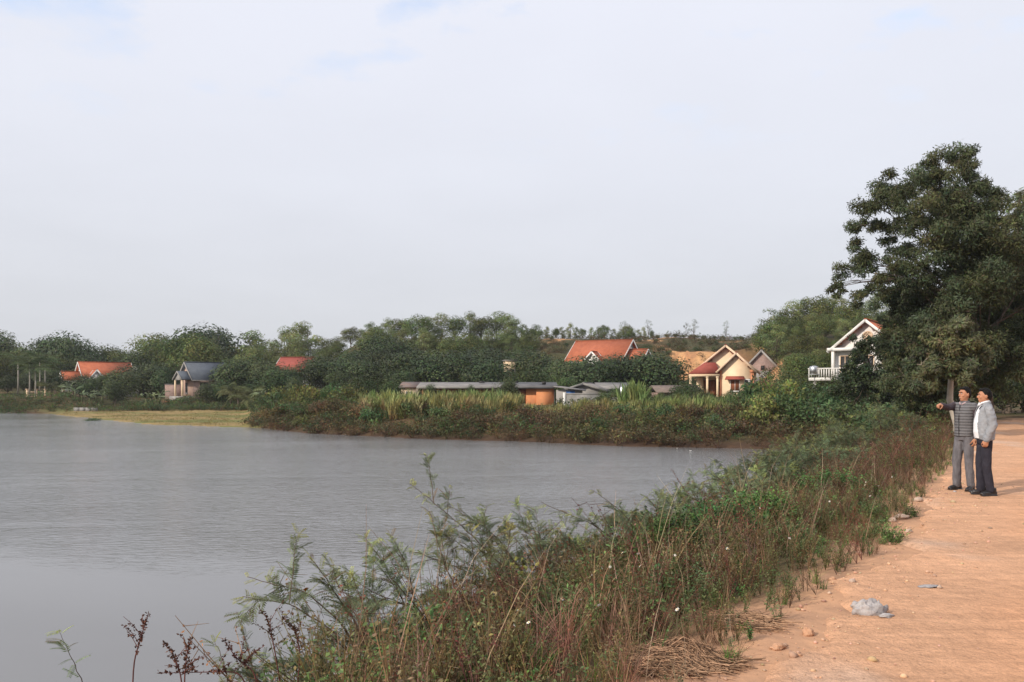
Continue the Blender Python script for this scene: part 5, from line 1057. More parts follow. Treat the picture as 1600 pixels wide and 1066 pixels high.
jo = obj('quilted_jacket', [(V, Fq, None)], M_stripe, pA, smooth=True)
obj('zip', [beam((0, -.136, .88), (0, -.142, 1.12), .010, .008), beam((0, -.142, 1.12), (0, -.112, 1.37), .010, .008)], M_shoe, jo)
obj('shirt_collar', [tube([(.058, -.01, 1.415), (.045, -.055, 1.40), (.012, -.085, 1.372)], [.014, .015, .010], 6), tube([(-.058, -.01, 1.415), (-.045, -.055, 1.40), (-.012, -.085, 1.372)], [.014, .015, .010], 6)], M_pink, pA, smooth=True)
for A_ in armsA:
    V, Fq, N = remesh(limb([A_['sh'], A_['el'], np.array(A_['wr']) - .0 * pd], [.066, .054, .040], 14), .008, 2); V = cloth_noise(V, N, .009, 12, 30, 7, 1.6); obj('sleeve', [(V, Fq, None)], M_sleeve, pA, smooth=True)
# --- right man: pale grey jacket over a white shirt
gzm2 = road_z(7.17, 12.35); rB = R(-103)
armsB = [dict(sh=(.180, .015, 1.34), el=(.235, .06, 1.09), wr=(.215, -.03, .875), hand=dict(wrist=(.215, -.03, .875), dirn=(0, -.15, -1), palmn=(-1, 0, 0), curl=.6, thumb_side=-1)),
         dict(sh=(-.180, .015, 1.34), el=(-.225, .05, 1.09), wr=(-.20, -.04, .875), hand=dict(wrist=(-.20, -.04, .875), dirn=(0, -.15, -1), palmn=(1, 0, 0), curl=.6, thumb_side=1))]
legsB = [((.078, .01, .86), (.085, .01, .47), (.085, .07, .085)), ((-.078, 0, .86), (-.085, -.035, .47), (-.09, -.02, .085))]
pB, _ = person('man in a pale grey jacket over a white shirt with dark trousers', (7.16, 12.42, gzm2), rB, R(-2), armsB, legsB, M_navy, 'closed', 1.615)
V, Fq, N = remesh([rings([(0, -.015, .88, .150, .125), (0, -.025, .98, .155, .135), (0, -.02, 1.12, .152, .132), (0, -.008, 1.28, .135, .112), (0, .01, 1.37, .11, .080), (0, .012, 1.425, .064, .060)], 26)], .008, 2)
V = cloth_noise(V, N, .004, 8, 22, 5); obj('shirt', [(V, Fq, None)], M_white_cloth, pB, smooth=True)
jk = [rings([(0, .0, .865, .176, .138), (0, -.005, .93, .182, .146), (0, -.005, 1.08, .180, .146), (0, .005, 1.22, .184, .134), (0, .01, 1.33, .180, .118), (0, .018, 1.385, .12, .092), (0, .02, 1.425, .078, .074)], 28)]
for A_ in armsB: jk += limb([A_['sh'], A_['el'], A_['wr']], [.070, .060, .047], 14)
V, Fq, N = remesh(jk, .008, 2)
V = cloth_noise(V, N, .018, 9, 26, 23, 1.1)
opn = (V[:, 1] < -.04) & (V[:, 0] > -.075 - .0 * V[:, 2]) & (V[:, 0] < .098 + .012 * np.sin(V[:, 2] * 9)) & (np.abs(V[:, 0]) < .15)
neck = (np.abs(V[:, 0]) < .062) & (np.abs(V[:, 1] - .015) < .060) & (V[:, 2] > 1.35)
keep = ~(opn | neck)[Fq].any(1)
jo = obj('jacket', [(V, Fq[keep], None)], M_jacket2, pB, smooth=True); sm = jo.modifiers.new('thick', 'SOLIDIFY'); sm.thickness = .007; sm.offset = 0
obj('jacket_collar', [tube([(.070, -.060, 1.375), (.082, -.01, 1.412), (.066, .055, 1.432), (0, .088, 1.440), (-.066, .055, 1.432), (-.082, -.01, 1.412), (-.070, -.060, 1.375)], [.012, .018, .019, .019, .019, .018, .012], 8)], M_jacket2, jo, smooth=True)
obj('collar_lining', [tube([(.058, -.095, 1.33), (.066, -.055, 1.385), (.066, -.01, 1.425), (.055, .045, 1.445)], [.006, .010, .010, .008], 6)], M_collar, jo, smooth=True)
obj('shirt_collar', [tube([(.012, -.088, 1.385), (.050, -.055, 1.425), (.062, .01, 1.448), (.045, .055, 1.455), (0, .070, 1.458), (-.045, .055, 1.455), (-.062, .01, 1.448), (-.050, -.055, 1.425), (-.012, -.088, 1.385)], [.012, .016, .015, .014, .014, .014, .015, .016, .012], 8)], M_white_cloth, pB, smooth=True)
for A_ in armsB: w_ = np.array(A_['wr']); obj('cuff', [tube([w_ + [0, .01, .045], w_ + [0, -.004, -.012]], [.056, .050], 14)], M_jacket2, jo, smooth=True)

# ------------------------------------------------------------------ foreground plants
def feather_leaf(n=8, L=.13, pl=.042, pw=.0100, colr=(.125, .160, .085)):
    t = np.linspace(.12, 1, n); P = np.stack([L * t, 0 * t, -.30 * L * t * t], 1); out = []
    for s in (-1, 1):
        D = np.stack([.55 + 0 * t, s * np.ones(n), -.25 + 0 * t], 1); out.append(leaves(P, D, np.tile([0, 0, 1.], (n, 1)), pl * (1.05 - .5 * np.abs(t - .45)), pw, colr, .1))
    out.append((np.array([[0, -.0012, 0], [0, .0012, 0], [L, .0012, -.35 * L], [L, -.0012, -.35 * L]]), np.array([[0, 1, 2, 3]]), (.14, .12, .06)))
    return merge(out)
FL = feather_leaf()
def frames(P, D, roll):
    """rotation matrices with local x along D"""
    D = unit(D); up = np.tile([0, 0, 1.], (len(D), 1)); S = unit(np.cross(up, D)); U_ = np.cross(D, S); c, s = np.cos(roll)[:, None], np.sin(roll)[:, None]
    return np.stack([D, S * c + U_ * s, U_ * c - S * s], -1)
def orient(base_, P, D, roll, sc, tint):
    V, Fs, C_ = base_; M = frames(P, D, roll); k = len(P); n = len(V); W = np.einsum('kij,nj->kni', M, V) * sc[:, None, None] + P[:, None]
    return (W.reshape(-1, 3), [(f[None] + (np.arange(k) * n)[:, None, None]).reshape(-1, f.shape[1]) for f in Fs], (C_[None] * tint[:, None]).reshape(-1, 3))
def smooth_path(pts, n):
    P = np.array(pts, float); t = np.linspace(0, 1, len(P)); T = np.linspace(0, 1, n); Q = np.stack([np.interp(T, t, P[:, k]) for k in range(3)], 1)
    for _ in range(max(1, n // 6)): Q[1:-1] = (Q[:-2] + Q[1:-1] * 2 + Q[2:]) / 4
    return Q
def feather_branch(pts, r0=.009, dens=34, lsc=1.0, start=.25, twigs=3, colr=(1, 1, 1), stemc=(.13, .085, .055), depth=0, L=FL):
    Ln = np.linalg.norm(np.diff(np.array(pts, float), axis=0), axis=1).sum(); n = max(6, int(Ln / .06)); Q = smooth_path(pts, n); Q += (rs.rand(*Q.shape) - .5) * .012
    lv, st = [], [tube(Q, np.linspace(r0, r0 * .25, n), 4 if depth == 0 else 3, stemc, cap=False)]
    m = max(4, int(Ln * (1 - start) * dens * 1.25)); u = np.sort(start + (1 - start) * rs.rand(m) ** .85); idx_ = u * (n - 1); i0 = np.clip(idx_.astype(int), 0, n - 2); f = (idx_ - i0)[:, None]
    P = Q[i0] * (1 - f) + Q[i0 + 1] * f; T = unit(Q[i0 + 1] - Q[i0]); D = unit(T * .55 + rdir(m) * .75 + [0, 0, .12])
    tip = sstep(.75, 1, u)[:, None]; tint = np.array(colr) * (1 + .2 * rs.randn(m, 1)) * (1 + tip * np.array([1.2, .9, .1]))
    dead = rs.rand(m) < .07; tint[dead] = (1.3, .75, .6)
    lv.append(orient(L, P, D, rs.uniform(-.7, .7, m), lsc * rs.uniform(.65, 1.15, m) * (1 - .35 * tip[:, 0]), np.clip(tint, .3, 4)))
    if depth < 1:
        for k in range(twigs):
            j = int(n * rs.uniform(.25, .85)); T_ = unit(Q[min(j + 1, n - 1)] - Q[j]); a = Q[j]; dd = unit(T_ * .7 + rdir(1)[0] * .8 + [0, 0, .1]); l2 = Ln * rs.uniform(.18, .38)
            a_, b_ = feather_branch([a, a + dd * l2 * .5 + [0, 0, .03], a + dd * l2 + [0, 0, -.05 * l2]], r0 * .5, dens * 1.15, lsc * .95, .1, 0, colr, stemc, 1, L); lv += a_; st += b_
    return lv, st
def hero_shrub(label, Y, foot, branches, **kw):
    fx = (foot - 800) / F * Y; z = gz(fx, Y); z0 = max(z, -.05); t = thing('feathery_shrub', label, 'shrub', (fx, Y, z0)); org = np.array([fx, Y, z0]); lv, st = [], []
    for br in branches:
        dy = rs.uniform(-.35, .35); P = [np.array([rs.uniform(-.06, .06), rs.uniform(-.06, .06), -.05])] + [at(px, py, Y + dy * (i + 1) / len(br)) - org for i, (px, py) in enumerate(br)]
        a_, b_ = feather_branch(P, **kw); lv += a_; st += b_
    obj('foliage', lv, M_leaf, t); obj('stem', st, M_stem, t, smooth=True); return t
CG = (.95, 1.0, 1.0)
hero_shrub('feathery shrub with the longest stem leaning left over the water', 8.0, 870, [[(800, 900), (720, 820), (640, 755)], [(820, 900), (770, 830), (700, 790)], [(850, 900), (845, 850), (820, 800)]], start=.35, dens=30)
hero_shrub('feathery shrub whose stem arches over to the left at mid bank', 8.6, 1010, [[(990, 890), (940, 825), (845, 785)], [(1000, 880), (985, 810), (925, 765)], [(1010, 880), (1030, 800), (1010, 775)], [(980, 900), (900, 860), (860, 830)]], start=.3, dens=36)
hero_shrub('feathery shrub with a dark bare stem left of the yellow leaved plant', 7.2, 660, [[(640, 960), (600, 880), (570, 840)], [(650, 960), (640, 890), (610, 835)], [(650, 950), (590, 930), (545, 900)]], start=.4, dens=40)
hero_shrub('low feathery shrub reaching furthest left over the lake', 6.2, 590, [[(540, 1000), (460, 945), (378, 932)], [(545, 985), (480, 925), (385, 902)], [(560, 980), (520, 920), (485, 872)]], start=.3, dens=40)
hero_shrub('feathery shrub crowding up behind the dark bare stem', 7.4, 740, [[(720, 940), (690, 870), (672, 800)], [(735, 940), (740, 880), (735, 820)], [(740, 950), (790, 880), (800, 815)]], start=.35, dens=26, colr=(1.1, .95, .8))
hero_shrub('small feathery seedling standing alone at the lower left', 5.0, 150, [[(135, 1080), (112, 1030), (92, 985)]], start=.45, dens=13, twigs=0, lsc=.8, colr=(1.3, 1.25, 1), r0=.005)
hero_shrub('pale feathery sprig right of the red stalks', 5.3, 370, [[(355, 1060), (345, 1020), (335, 1000)], [(360, 1060), (385, 1030), (400, 1015)]], start=.35, dens=16, twigs=0, lsc=.8, colr=(1.3, 1.25, 1), r0=.005)
hero_shrub('feathery shrub with fine arching stems over the cove mouth', 11.0, 1150, [[(1130, 830), (1090, 780), (1060, 770)], [(1150, 820), (1140, 760), (1110, 740)], [(1160, 820), (1190, 760), (1180, 730)]], start=.3, dens=30)
hero_shrub('bushy feathery shrub in the middle of the leaning stems', 8.0, 800, [[(780, 920), (750, 850), (760, 790)], [(800, 920), (830, 860), (880, 810)], [(790, 920), (700, 880), (640, 860)], [(810, 930), (870, 880), (910, 850)]], start=.3, dens=34)
hero_shrub('wispy feathery shrub between the arching stem and the far one', 10.0, 1060, [[(1050, 900), (1040, 830), (1035, 790)], [(1070, 900), (1085, 850), (1060, 800)], [(1080, 890), (1120, 830), (1110, 790)]], start=.3, dens=26)
# generic feathery shrubs: mid distance masses
def shrub_mesh(h, nb, dens, lsc):
    lv, st = [], []
    for k in range(nb):
        a = rs.rand() * 6.28; r_ = rs.uniform(.25, .8) * h; P = [(0, 0, -.05), (math.cos(a) * r_ * .3, math.sin(a) * r_ * .3, h * .5), (math.cos(a) * r_ * .75, math.sin(a) * r_ * .75, h * rs.uniform(.75, 1)), (math.cos(a) * r_ * 1.2, math.sin(a) * r_ * 1.2, h * rs.uniform(.65, .95))]
        a_, b_ = feather_branch(P, r0=.010, dens=dens, lsc=lsc, start=.3, twigs=2); lv += a_; st += b_
    return make_mesh('foliage', lv, M_leaf), make_mesh('stem', st, M_stem, smooth=True)
GS = [shrub_mesh(1.5, 9, 32, 1.15) for _ in range(3)]
def gshrub(px, Y, s, label, off=0):
    x = (px - 800) / F * Y; t = thing('feathery_shrub', label, 'shrub', (x, Y, max(gz(x, Y), 0) - .03), rs.rand() * 6.28, label if 'mass' in label else None); t.scale = (s, s, s); a, b = GS[rs.randint(3)]; obj('foliage', None, None, t, me=a); obj('stem', None, None, t, me=b)
for px, Y, s in ((1120, 13.5, .75), (1160, 14.5, .85), (1200, 15.5, .95), (1225, 17, 1.0), (1250, 19, 1.05), (1215, 18.5, 1.1), (1185, 17.0, .9), (1285, 21.5, 1.0), (1260, 22.5, 1.05), (1315, 24, .9), (1300, 26, .9), (1340, 27, .9), (1360, 30, .9), (1330, 31, .9), (1260, 16, .8), (1145, 12.5, .7), (1385, 31, 1.0), (1340, 22, .8), (1400, 27, .8)):
    gshrub(px, Y, s, 'blue green feathery shrub in the mass beside the cove')
for px, Y, s in ((560, 6.6, .55), (640, 7.2, .6), (770, 8.6, .6), (820, 9.0, .68), (880, 9.6, .7), (915, 9.4, .6), (985, 10.2, .72), (1030, 10.8, .75), (1075, 12.4, .8), (470, 5.9, .42)):
    gshrub(px, Y, s, 'feathery shrub in the row along the near waterline mass')
for px, Y, s, lb in ((1090, 11.5, .75, 'feathery shrub just right of the dark seed stalk'), (960, 9.0, .62, 'short feathery shrub under the arching stem'), (1040, 9.6, .55, 'low feathery shrub beside the bright green creeper'), (700, 8.0, .55, 'short feathery shrub rising behind the brown weeds'), (610, 6.6, .45, 'low feathery shrub at the lake edge behind brown weeds'), (1130, 10.0, .42, 'small feathery shrub in the green creeper')):
    gshrub(px, Y, s, lb)

# stalk weeds with dark seed clusters
def seed_stalk(label, Y, paths, foot):
    fx = (foot - 800) / F * Y; z = max(gz(fx, Y), 0); org = np.array([fx, Y, z]); t = thing('seed_stalk', label, 'weed', tuple(org)); st, lf = [], []
    for pth in paths:
        Q = smooth_path([np.array([0, 0, -.05])] + [at(px, py, Y) - org for px, py in pth], 24); st.append(tube(Q, np.linspace(.006, .002, 24), 4, (.17, .055, .045), cap=False)); n = 70; u = rs.uniform(.45, 1, n) * 23; i0 = np.clip(u.astype(int), 0, 22); f = (u - i0)[:, None]; P = Q[i0] * (1 - f) + Q[i0 + 1] * f + jit(n, .008)
        lf.append(leaves(P, rdir(n) + [0, 0, .4], rdir(n), .022, .013, np.array([.10, .045, .030]) * rs.uniform(.5, 1.5, (n, 1))))
        for k in range(5):
            j = rs.randint(9, 20); d = unit(np.array([rs.uniform(-1, 1), rs.uniform(-.5, .5), rs.uniform(.2, .9)])); Lb = rs.uniform(.08, .2); q = np.stack([Q[j], Q[j] + d * Lb * .5 + [0, 0, .01], Q[j] + d * Lb]); st.append(tube(q, [.003, .002, .0012], 3, (.17, .055, .045), cap=False))
            n = 14; u = rs.rand(n, 1); P = q[0] * (1 - u) + q[2] * u + jit(n, .006); lf.append(leaves(P, rdir(n) + [0, 0, .3], rdir(n), .020, .012, np.array([.12, .055, .035]) * rs.uniform(.5, 1.5, (n, 1))))
    obj('stem', st, M_stem, t); obj('seed_head', lf, M_dry, t, kind='stuff')
seed_stalk('tallest dark red seed stalk at the lower left', 5.0, [[(207, 1040), (222, 990), (232, 958)]], 205)
seed_stalk('pair of bent dark seed stalks in the lower left corner', 5.0, [[(285, 1060), (270, 1020), (255, 1005)], [(288, 1060), (292, 1020), (299, 998)]], 287)
seed_stalk('sprawling red seed stalk running left along the bottom edge', 5.2, [[(380, 1050), (330, 1050), (245, 1052)], [(400, 1050), (370, 1030), (350, 1000)]], 420)
seed_stalk('dark red seed stalk leaning left above the cove mouth', 11.5, [[(1120, 850), (1085, 790), (1048, 732)], [(1115, 850), (1100, 800), (1102, 770)]], 1130)
seed_stalk('twiggy seed stalk at the left end of the bank', 5.8, [[(430, 1020), (420, 970), (405, 950)], [(470, 1020), (460, 980), (440, 965)]], 455)
# plant with round yellow green leaves
def leafy_plant(label, Y, foot, top, n, L, colr, spread=.16, h_from=.35):
    fx = (foot - 800) / F * Y; z = gz(fx, Y); org = np.array([fx, Y, z]); tp = at(top[0], top[1], Y) - org; t = thing('leafy_weed', label, 'plant', tuple(org))
    Q = smooth_path([(0, 0, -.05), tp * .5 + [.02, 0, 0], tp], 10); u = h_from + (1 - h_from) * rs.rand(n); i0 = np.clip((u * 9).astype(int), 0, 8); P = Q[i0] + rdir(n) * spread * rs.rand(n, 1) * [1, 1, .8]
    st = [tube(Q, np.linspace(.007, .003, 10), 4, (.16, .13, .07), cap=False)] + [tube([Q[i0[k]], P[k]], [.002, .0012], 3, (.17, .15, .07), cap=False) for k in range(n)]
    c = np.array(colr) * rs.uniform(.6, 1.25, (n, 1)); c[rs.rand(n) < .12] = (.22, .11, .05)
    D = unit(rdir(n) * [1, 1, .4] + [0, 0, -.35]); Nn = unit(rdir(n) * .5 + [0, -.3, 1]); parts = []
    # rounded leaves: two overlapping diamonds give a broad ovate blade
    parts.append(leaves(P, D, Nn, L * rs.uniform(.8, 1.1, n), L * .82, c)); parts.append(leaves(P + D * L * .12, D, Nn + .03, L * .72, L * 1.0, c))
    obj('leaf', parts, M_leafg, t, label=None)['kind'] = 'stuff'; obj('stem', st, M_stem, t)
leafy_plant('upright weed with round yellow green leaves in mid bank', 7.4, 835, (815, 868), 42, .060, (.22, .25, .06), .13, .55)
leafy_plant('weed with rounded grey green leaves below the yellow leaved one', 7.3, 862, (860, 915), 22, .050, (.11, .16, .08), .09, .6)
leafy_plant('weed with large green leaves on the slope nearest the straw', 6.0, 1120, (1110, 970), 20, .055, (.15, .20, .06), .09, .5)
for i, (px, py, Y) in enumerate(((600, 1028, 5.4), (622, 1022, 5.4), (540, 1050, 5.2), (948, 900, 8.0), (1002, 905, 7.8), (478, 918, 6.2))):
    P = at(px, py, Y); D = unit(rdir(1)); s = .05
    V, Fs, C_ = merge([leaves(P[None] * 0, D, np.array([[0, -.5, 1.]]), s, s * .75, (.42, .22, .09)), leaves(P[None] * 0 + D * .006, D, np.array([[0, -.45, 1.]]), s * .7, s * .95, (.40, .20, .08))])
    tag(obj('dead_leaf', [(V, Fs, C_ if i < 5 else C_ * [1.1, .5, .3])], M_dry, loc=tuple(P)), ['curled tan leaf in the dark weeds at bottom left', 'second tan leaf just right of the curled one', 'dry leaf near the bottom edge of the weeds', 'brown leaf hanging in mid bank weeds', 'tan leaf caught left of the green creeper', 'single orange leaf held out over the water'][i], 'leaf')

# undergrowth kits ---------------------------------------------------
def weed(h, nst, nl, L, colr, stemc=(.13, .11, .05), wr=.5):
    out = []
    for k in range(nst):
        a = rs.rand() * 6.28; hh = h * rs.uniform(.6, 1.1); r_ = hh * rs.uniform(.15, .6); Q = np.array([(0, 0, 0), (math.cos(a) * r_ * .35, math.sin(a) * r_ * .35, hh * .55), (math.cos(a) * r_, math.sin(a) * r_, hh)])
        out.append(tube(Q, [.004, .003, .0015], 3, stemc, cap=False)); u = .15 + .85 * rs.rand(nl); P = np.where(u[:, None] < .5, Q[0] + (Q[1] - Q[0]) * u[:, None] * 2, Q[1] + (Q[2] - Q[1]) * (u[:, None] - .5) * 2) + jit(nl, .025)
        D = unit(rdir(nl) * [1, 1, .5]); Nn = unit(rdir(nl) * .5 + [0, 0, 1]); out.append(leaves(P, D, Nn, L * rs.uniform(.6, 1.15, nl), L * wr, np.array(colr) * rs.uniform(.6, 1.35, (nl, 1)) * (1 + .08 * rs.randn(nl, 3))))
    return merge(out)
def dry_tuft(n, h, colr, w=.0022, spread=.05, curl=.5):
    out = []
    for k in range(n):
        a = rs.rand() * 6.28; hh = h * rs.uniform(.5, 1.15); bend = hh * rs.uniform(.1, curl * 2); t = np.array([0, .35, .7, 1.0]); b0 = np.array([rs.uniform(-1, 1), rs.uniform(-1, 1), 0]) * spread
        P = b0 + np.stack([math.cos(a) * bend * t ** 1.8, math.sin(a) * bend * t ** 1.8, hh * (t - .3 * (bend / hh) * t ** 3)], 1); S = np.array([-math.sin(a), math.cos(a), 0.]) * w; f = np.array([1, .95, .75, .15])[:, None]
        c = np.array(colr) * rs.uniform(.55, 1.3); i = np.arange(3); out.append((np.concatenate([P - S * f, P + S * f]), np.stack([i, i + 1, 5 + i, 4 + i], 1), c))
    return merge(out)
def twig_tuft(n, h, colr):
    out = []
    for k in range(n):
        a = rs.rand() * 6.28; hh = h * rs.uniform(.5, 1.1); r_ = hh * rs.uniform(.1, .7); P = np.array([(0, 0, 0), (math.cos(a) * r_ * .4 + rs.uniform(-.03, .03), math.sin(a) * r_ * .4, hh * .5), (math.cos(a) * r_, math.sin(a) * r_ + rs.uniform(-.05, .05), hh)]); c = np.array(colr) * rs.uniform(.6, 1.3)
        out.append(tube(P, [.0042, .003, .0012], 3, c, cap=False))
        for q in range(3):
            m_ = P[1] + (P[2] - P[1]) * rs.rand(); out.append(tube([m_, m_ + rdir(1)[0] * [1, 1, .6] * hh * .22], [.002, .0008], 3, c, cap=False))
        m = 12; u = rs.rand(m, 1); out.append(leaves(P[1] + (P[2] - P[1]) * u + jit(m, .02), rdir(m), rdir(m), .018, .010, np.array((.20, .09, .05)) * rs.uniform(.5, 1.5, (m, 1))))
    return merge(out)
W_g = [weed(.40, 5, 20, .040, (.105, .142, .052)) for _ in range(4)]; W_b = [weed(.26, 5, 20, .031, (.100, .190, .055), (.10, .12, .05), .6) for _ in range(3)]
W_br = [weed(.50, 5, 17, .028, (.150, .112, .058), (.18, .11, .06)) for _ in range(4)]; W_ol = [weed(.38, 5, 20, .036, (.140, .152, .060)) for _ in range(3)]
W_cr = [weed(.50, 7, 34, .042, (.085, .185, .050), (.10, .12, .05), .7) for _ in range(3)]
D_t = [dry_tuft(26, .55, (.40, .27, .16)) for _ in range(3)]; D_r = [dry_tuft(24, .40, (.30, .18, .10)) for _ in range(2)]; G_t = [dry_tuft(26, .32, (.12, .19, .055), .004, .05) for _ in range(3)]
T_t = [twig_tuft(6, .55, (.20, .12, .075)) for _ in range(3)]; S_t = [dry_tuft(3, .95, (.42, .33, .20), .003, .12, .25) for _ in range(3)]
def bank_pts(n, y0, y1, tmin=0.0, tmax=1.0, f=None):
    """points on the slope between the waterline (t=0) and the road edge (t=1)"""
    x = rs.uniform(-6, 24, n * 14); y = rs.uniform(y0, y1, n * 14); d, s = seg_dist(x, y, LAKE[:len(SHORE_NEAR)]); _, dd, ee = terrain(x, y)
    t = np.where(dd > -.35, np.maximum(dd, 0) / (np.maximum(dd, 0) + np.maximum(-ee, 0) + 1e-6), -1); k = (t >= tmin) & (t <= tmax) & (ee < -.02 - .25 * (fbm(x * 1.3, y * 1.3, 71)))
    k &= (np.abs(x) < (y + 1.6) * .68)
    k &= (x > -.30 * y - .1 + .5 * noise(y * 1.5, y * .3, 91))
    k &= ~((np.hypot(x - .97, (y - 4.72) * .8) < .25) | (np.hypot(x - 1.62, y - 5.6) < .22))
    if f is not None: k &= f(x, y, t)
    A = np.stack([x, y], 1)[k]; return A[:n]
cl_n = lambda s, lo, hi, fr=.8: (lambda x, y, t: (fbm(x * fr, y * fr, s) > lo) & (fbm(x * fr, y * fr, s) < hi))
und = []
und += put(W_ol, bank_pts(500, 3.2, 12, 0, .95), .7, 1.25, 1, .3, .2)
und += put(W_ol, bank_pts(200, 3.4, 11, 0, .4), 1.0, 1.4, 1.1, .3, .3) + put(T_t, bank_pts(60, 5, 11, 0, .45), .9, 1.4, 1.1, .3, .3)
und += put(W_br, bank_pts(420, 3.2, 12, 0, 1.0, cl_n(81, .42, 1)), .7, 1.35, 1, .35, .2)
und += put(W_g, bank_pts(360, 3.2, 13, 0, 1.0, cl_n(82, .46, 1)), .7, 1.35, 1, .35, .2)
und += put(W_b, bank_pts(150, 4, 14, .35, 1.0, cl_n(83, .48, 1, 1.1)), .6, 1.2, .8, .3, .1)
tag(obj('undergrowth', und, M_leaf, kind='stuff'), 'mixed green and brown weeds covering the near bank', 'undergrowth')
und = put(W_g, bank_pts(330, 12, 24, 0, 1.0), .8, 1.4, 1, .35, .2) + put(W_br, bank_pts(460, 12, 30, 0, 1.0, cl_n(84, .40, 1)), .8, 1.45, 1, .35, .2) + put(W_ol, bank_pts(460, 13, 45, 0, 1.0), .9, 1.7, .9, .3, .2) + put(W_b, bank_pts(200, 12, 30, .5, 1, cl_n(85, .45, 1)), 1.0, 1.8, .7, .3, .1) + put(GR, bank_pts(80, 24, 46, 0, .9), .5, .85, .8, .3)
tag(obj('undergrowth', und, M_leaf, kind='stuff'), 'weeds covering the bank towards the men and the cove', 'undergrowth')
dg_ = put(D_t, bank_pts(270, 3.2, 15, .05, 1, cl_n(86, .44, 1)), .7, 1.2, 1, .3, .3) + put(D_r, bank_pts(280, 3.2, 18, .1, 1, cl_n(87, .50, 1, .6)), .7, 1.4, .9, .3, .3) + put(T_t, bank_pts(230, 3.5, 16, 0, 1), .7, 1.4, 1, .3, .2) + put(S_t, bank_pts(110, 4, 14, 0, .95), .8, 1.3, 1, .2, .3) \
    + put(D_r, bank_pts(260, 12, 36, .2, 1, cl_n(88, .48, 1, .5)), 1.1, 1.9, .8, .3, .3) + put(D_t, bank_pts(110, 13, 30, .3, 1), .9, 1.5, .8, .3, .3) + put(T_t, bank_pts(90, 14, 34, 0, 1), 1, 1.8, 1, .3, .2)
tag(obj('dry_grass', dg_, M_dry, kind='stuff'), 'dry reddish stalks and straw grass tangled over the near bank', 'dry grass')
gg = put(G_t, bank_pts(260, 3.6, 20, .6, 1), .6, 1.2, .8, .3, .2) + put(G_t, bank_pts(160, 18, 40, .5, 1), 1.2, 2.0, .8, .3, .2)
tag(obj('grass', gg, M_leaf, kind='stuff'), 'short green grass at the road edge', 'grass')
# bright creeper mounds
def mound(px, Y, w, h_, kit, label, name='creeper_bush', n=46):
    x = (px - 800) / F * Y; z = gz(x, Y); a = rs.rand(n) * 6.28; q = np.sqrt(rs.rand(n)); X_ = np.cos(a) * q * w; Y_ = np.sin(a) * q * w; Z_ = h_ * (1 - q ** 2) * .8
    parts = [scatter(kit[i % len(kit)], np.stack([X_[i::len(kit)], Y_[i::len(kit)], Z_[i::len(kit)] - .1], 1), a[i::len(kit)], rs.uniform(.6, 1.0, len(X_[i::len(kit)])), rs.uniform(.7, 1.3, (len(X_[i::len(kit)]), 1)) * np.ones((1, 3)), (rs.rand(len(X_[i::len(kit)]), 2) - .5) * .8) for i in range(len(kit))]
    tag(obj(name, parts, M_leafg, loc=(x, Y, z)), label, 'bush')
mound(1050, 8.3, .62, .55, W_cr, 'bright green creeper bush left of the feathery mass'); mound(1130, 9.3, .60, .55, W_cr, 'second bright green creeper bush nearer the road'); mound(1185, 9.8, .5, .42, W_cr, 'low green creeper bush on the slope towards the road'); mound(1230, 8.8, .42, .25, W_b, 'small leaved green clump at the road shoulder', 'weed_clump'); mound(1370, 8.85, .26, .15, W_b, 'green weed clump at the bend of the road edge', 'weed_clump', 24); mound(1345, 10.2, .4, .2, W_b, 'green weed patch above the bend of the road edge', 'weed_clump', 30)
mound(1395, 10.6, .3, .2, W_b, 'green weed clump spilling onto the road', 'weed_clump', 22); mound(1290, 12.0, .5, .35, W_cr, 'leafy clump below the feathery mass', 'weed_clump', 34)
# straw heap
def straw(x, y, w, h_, n, label):
    z = gz(x, y); out = []; hs_ = rs.rand() * 50
    for k in range(n):
        a = rs.rand() * 6.28; q = rs.rand() ** .5 * 1.25; c = np.array([math.cos(a) * q * w, math.sin(a) * q * w * .7, h_ * (1 - q * q) * rs.uniform(.75, 1.1)]); th = rs.normal(2.6, .55); Ls = rs.uniform(.15, .4)
        d = np.array([math.cos(th), math.sin(th), 0]); t = np.array([-.5, -.15, .2, .5]); P = c + d * (t * Ls)[:, None]; r2 = np.clip((P[:, 0] / w) ** 2 + (P[:, 1] / w / .7) ** 2, 0, 1.6); P[:, 2] = h_ * np.maximum(1 - r2 * .9, .05) * rs.uniform(.75, 1.08) * (.55 + .9 * noise(P[:, 0] * 7 + hs_, P[:, 1] * 7)) + rs.uniform(0, .035) + .005 + np.array([rs.uniform(0, .03), 0, 0, rs.uniform(0, .05)]) * (rs.rand() < .4)
        out.append(tube(P, [.0028, .0032, .003, .0012], 3, np.array((.46, .28, .17)) * rs.uniform(.35, 1.35), cap=False))
    o_ = obj('straw_heap', out, M_stem, loc=(x, y, z)); tag(o_, label, 'straw heap')
straw(.98, 4.95, .28, .10, 800, 'heap of dry reddish straw at the bottom edge by the road'); straw(1.62, 5.75, .20, .035, 200, 'smaller straw patch up the slope from the big heap')
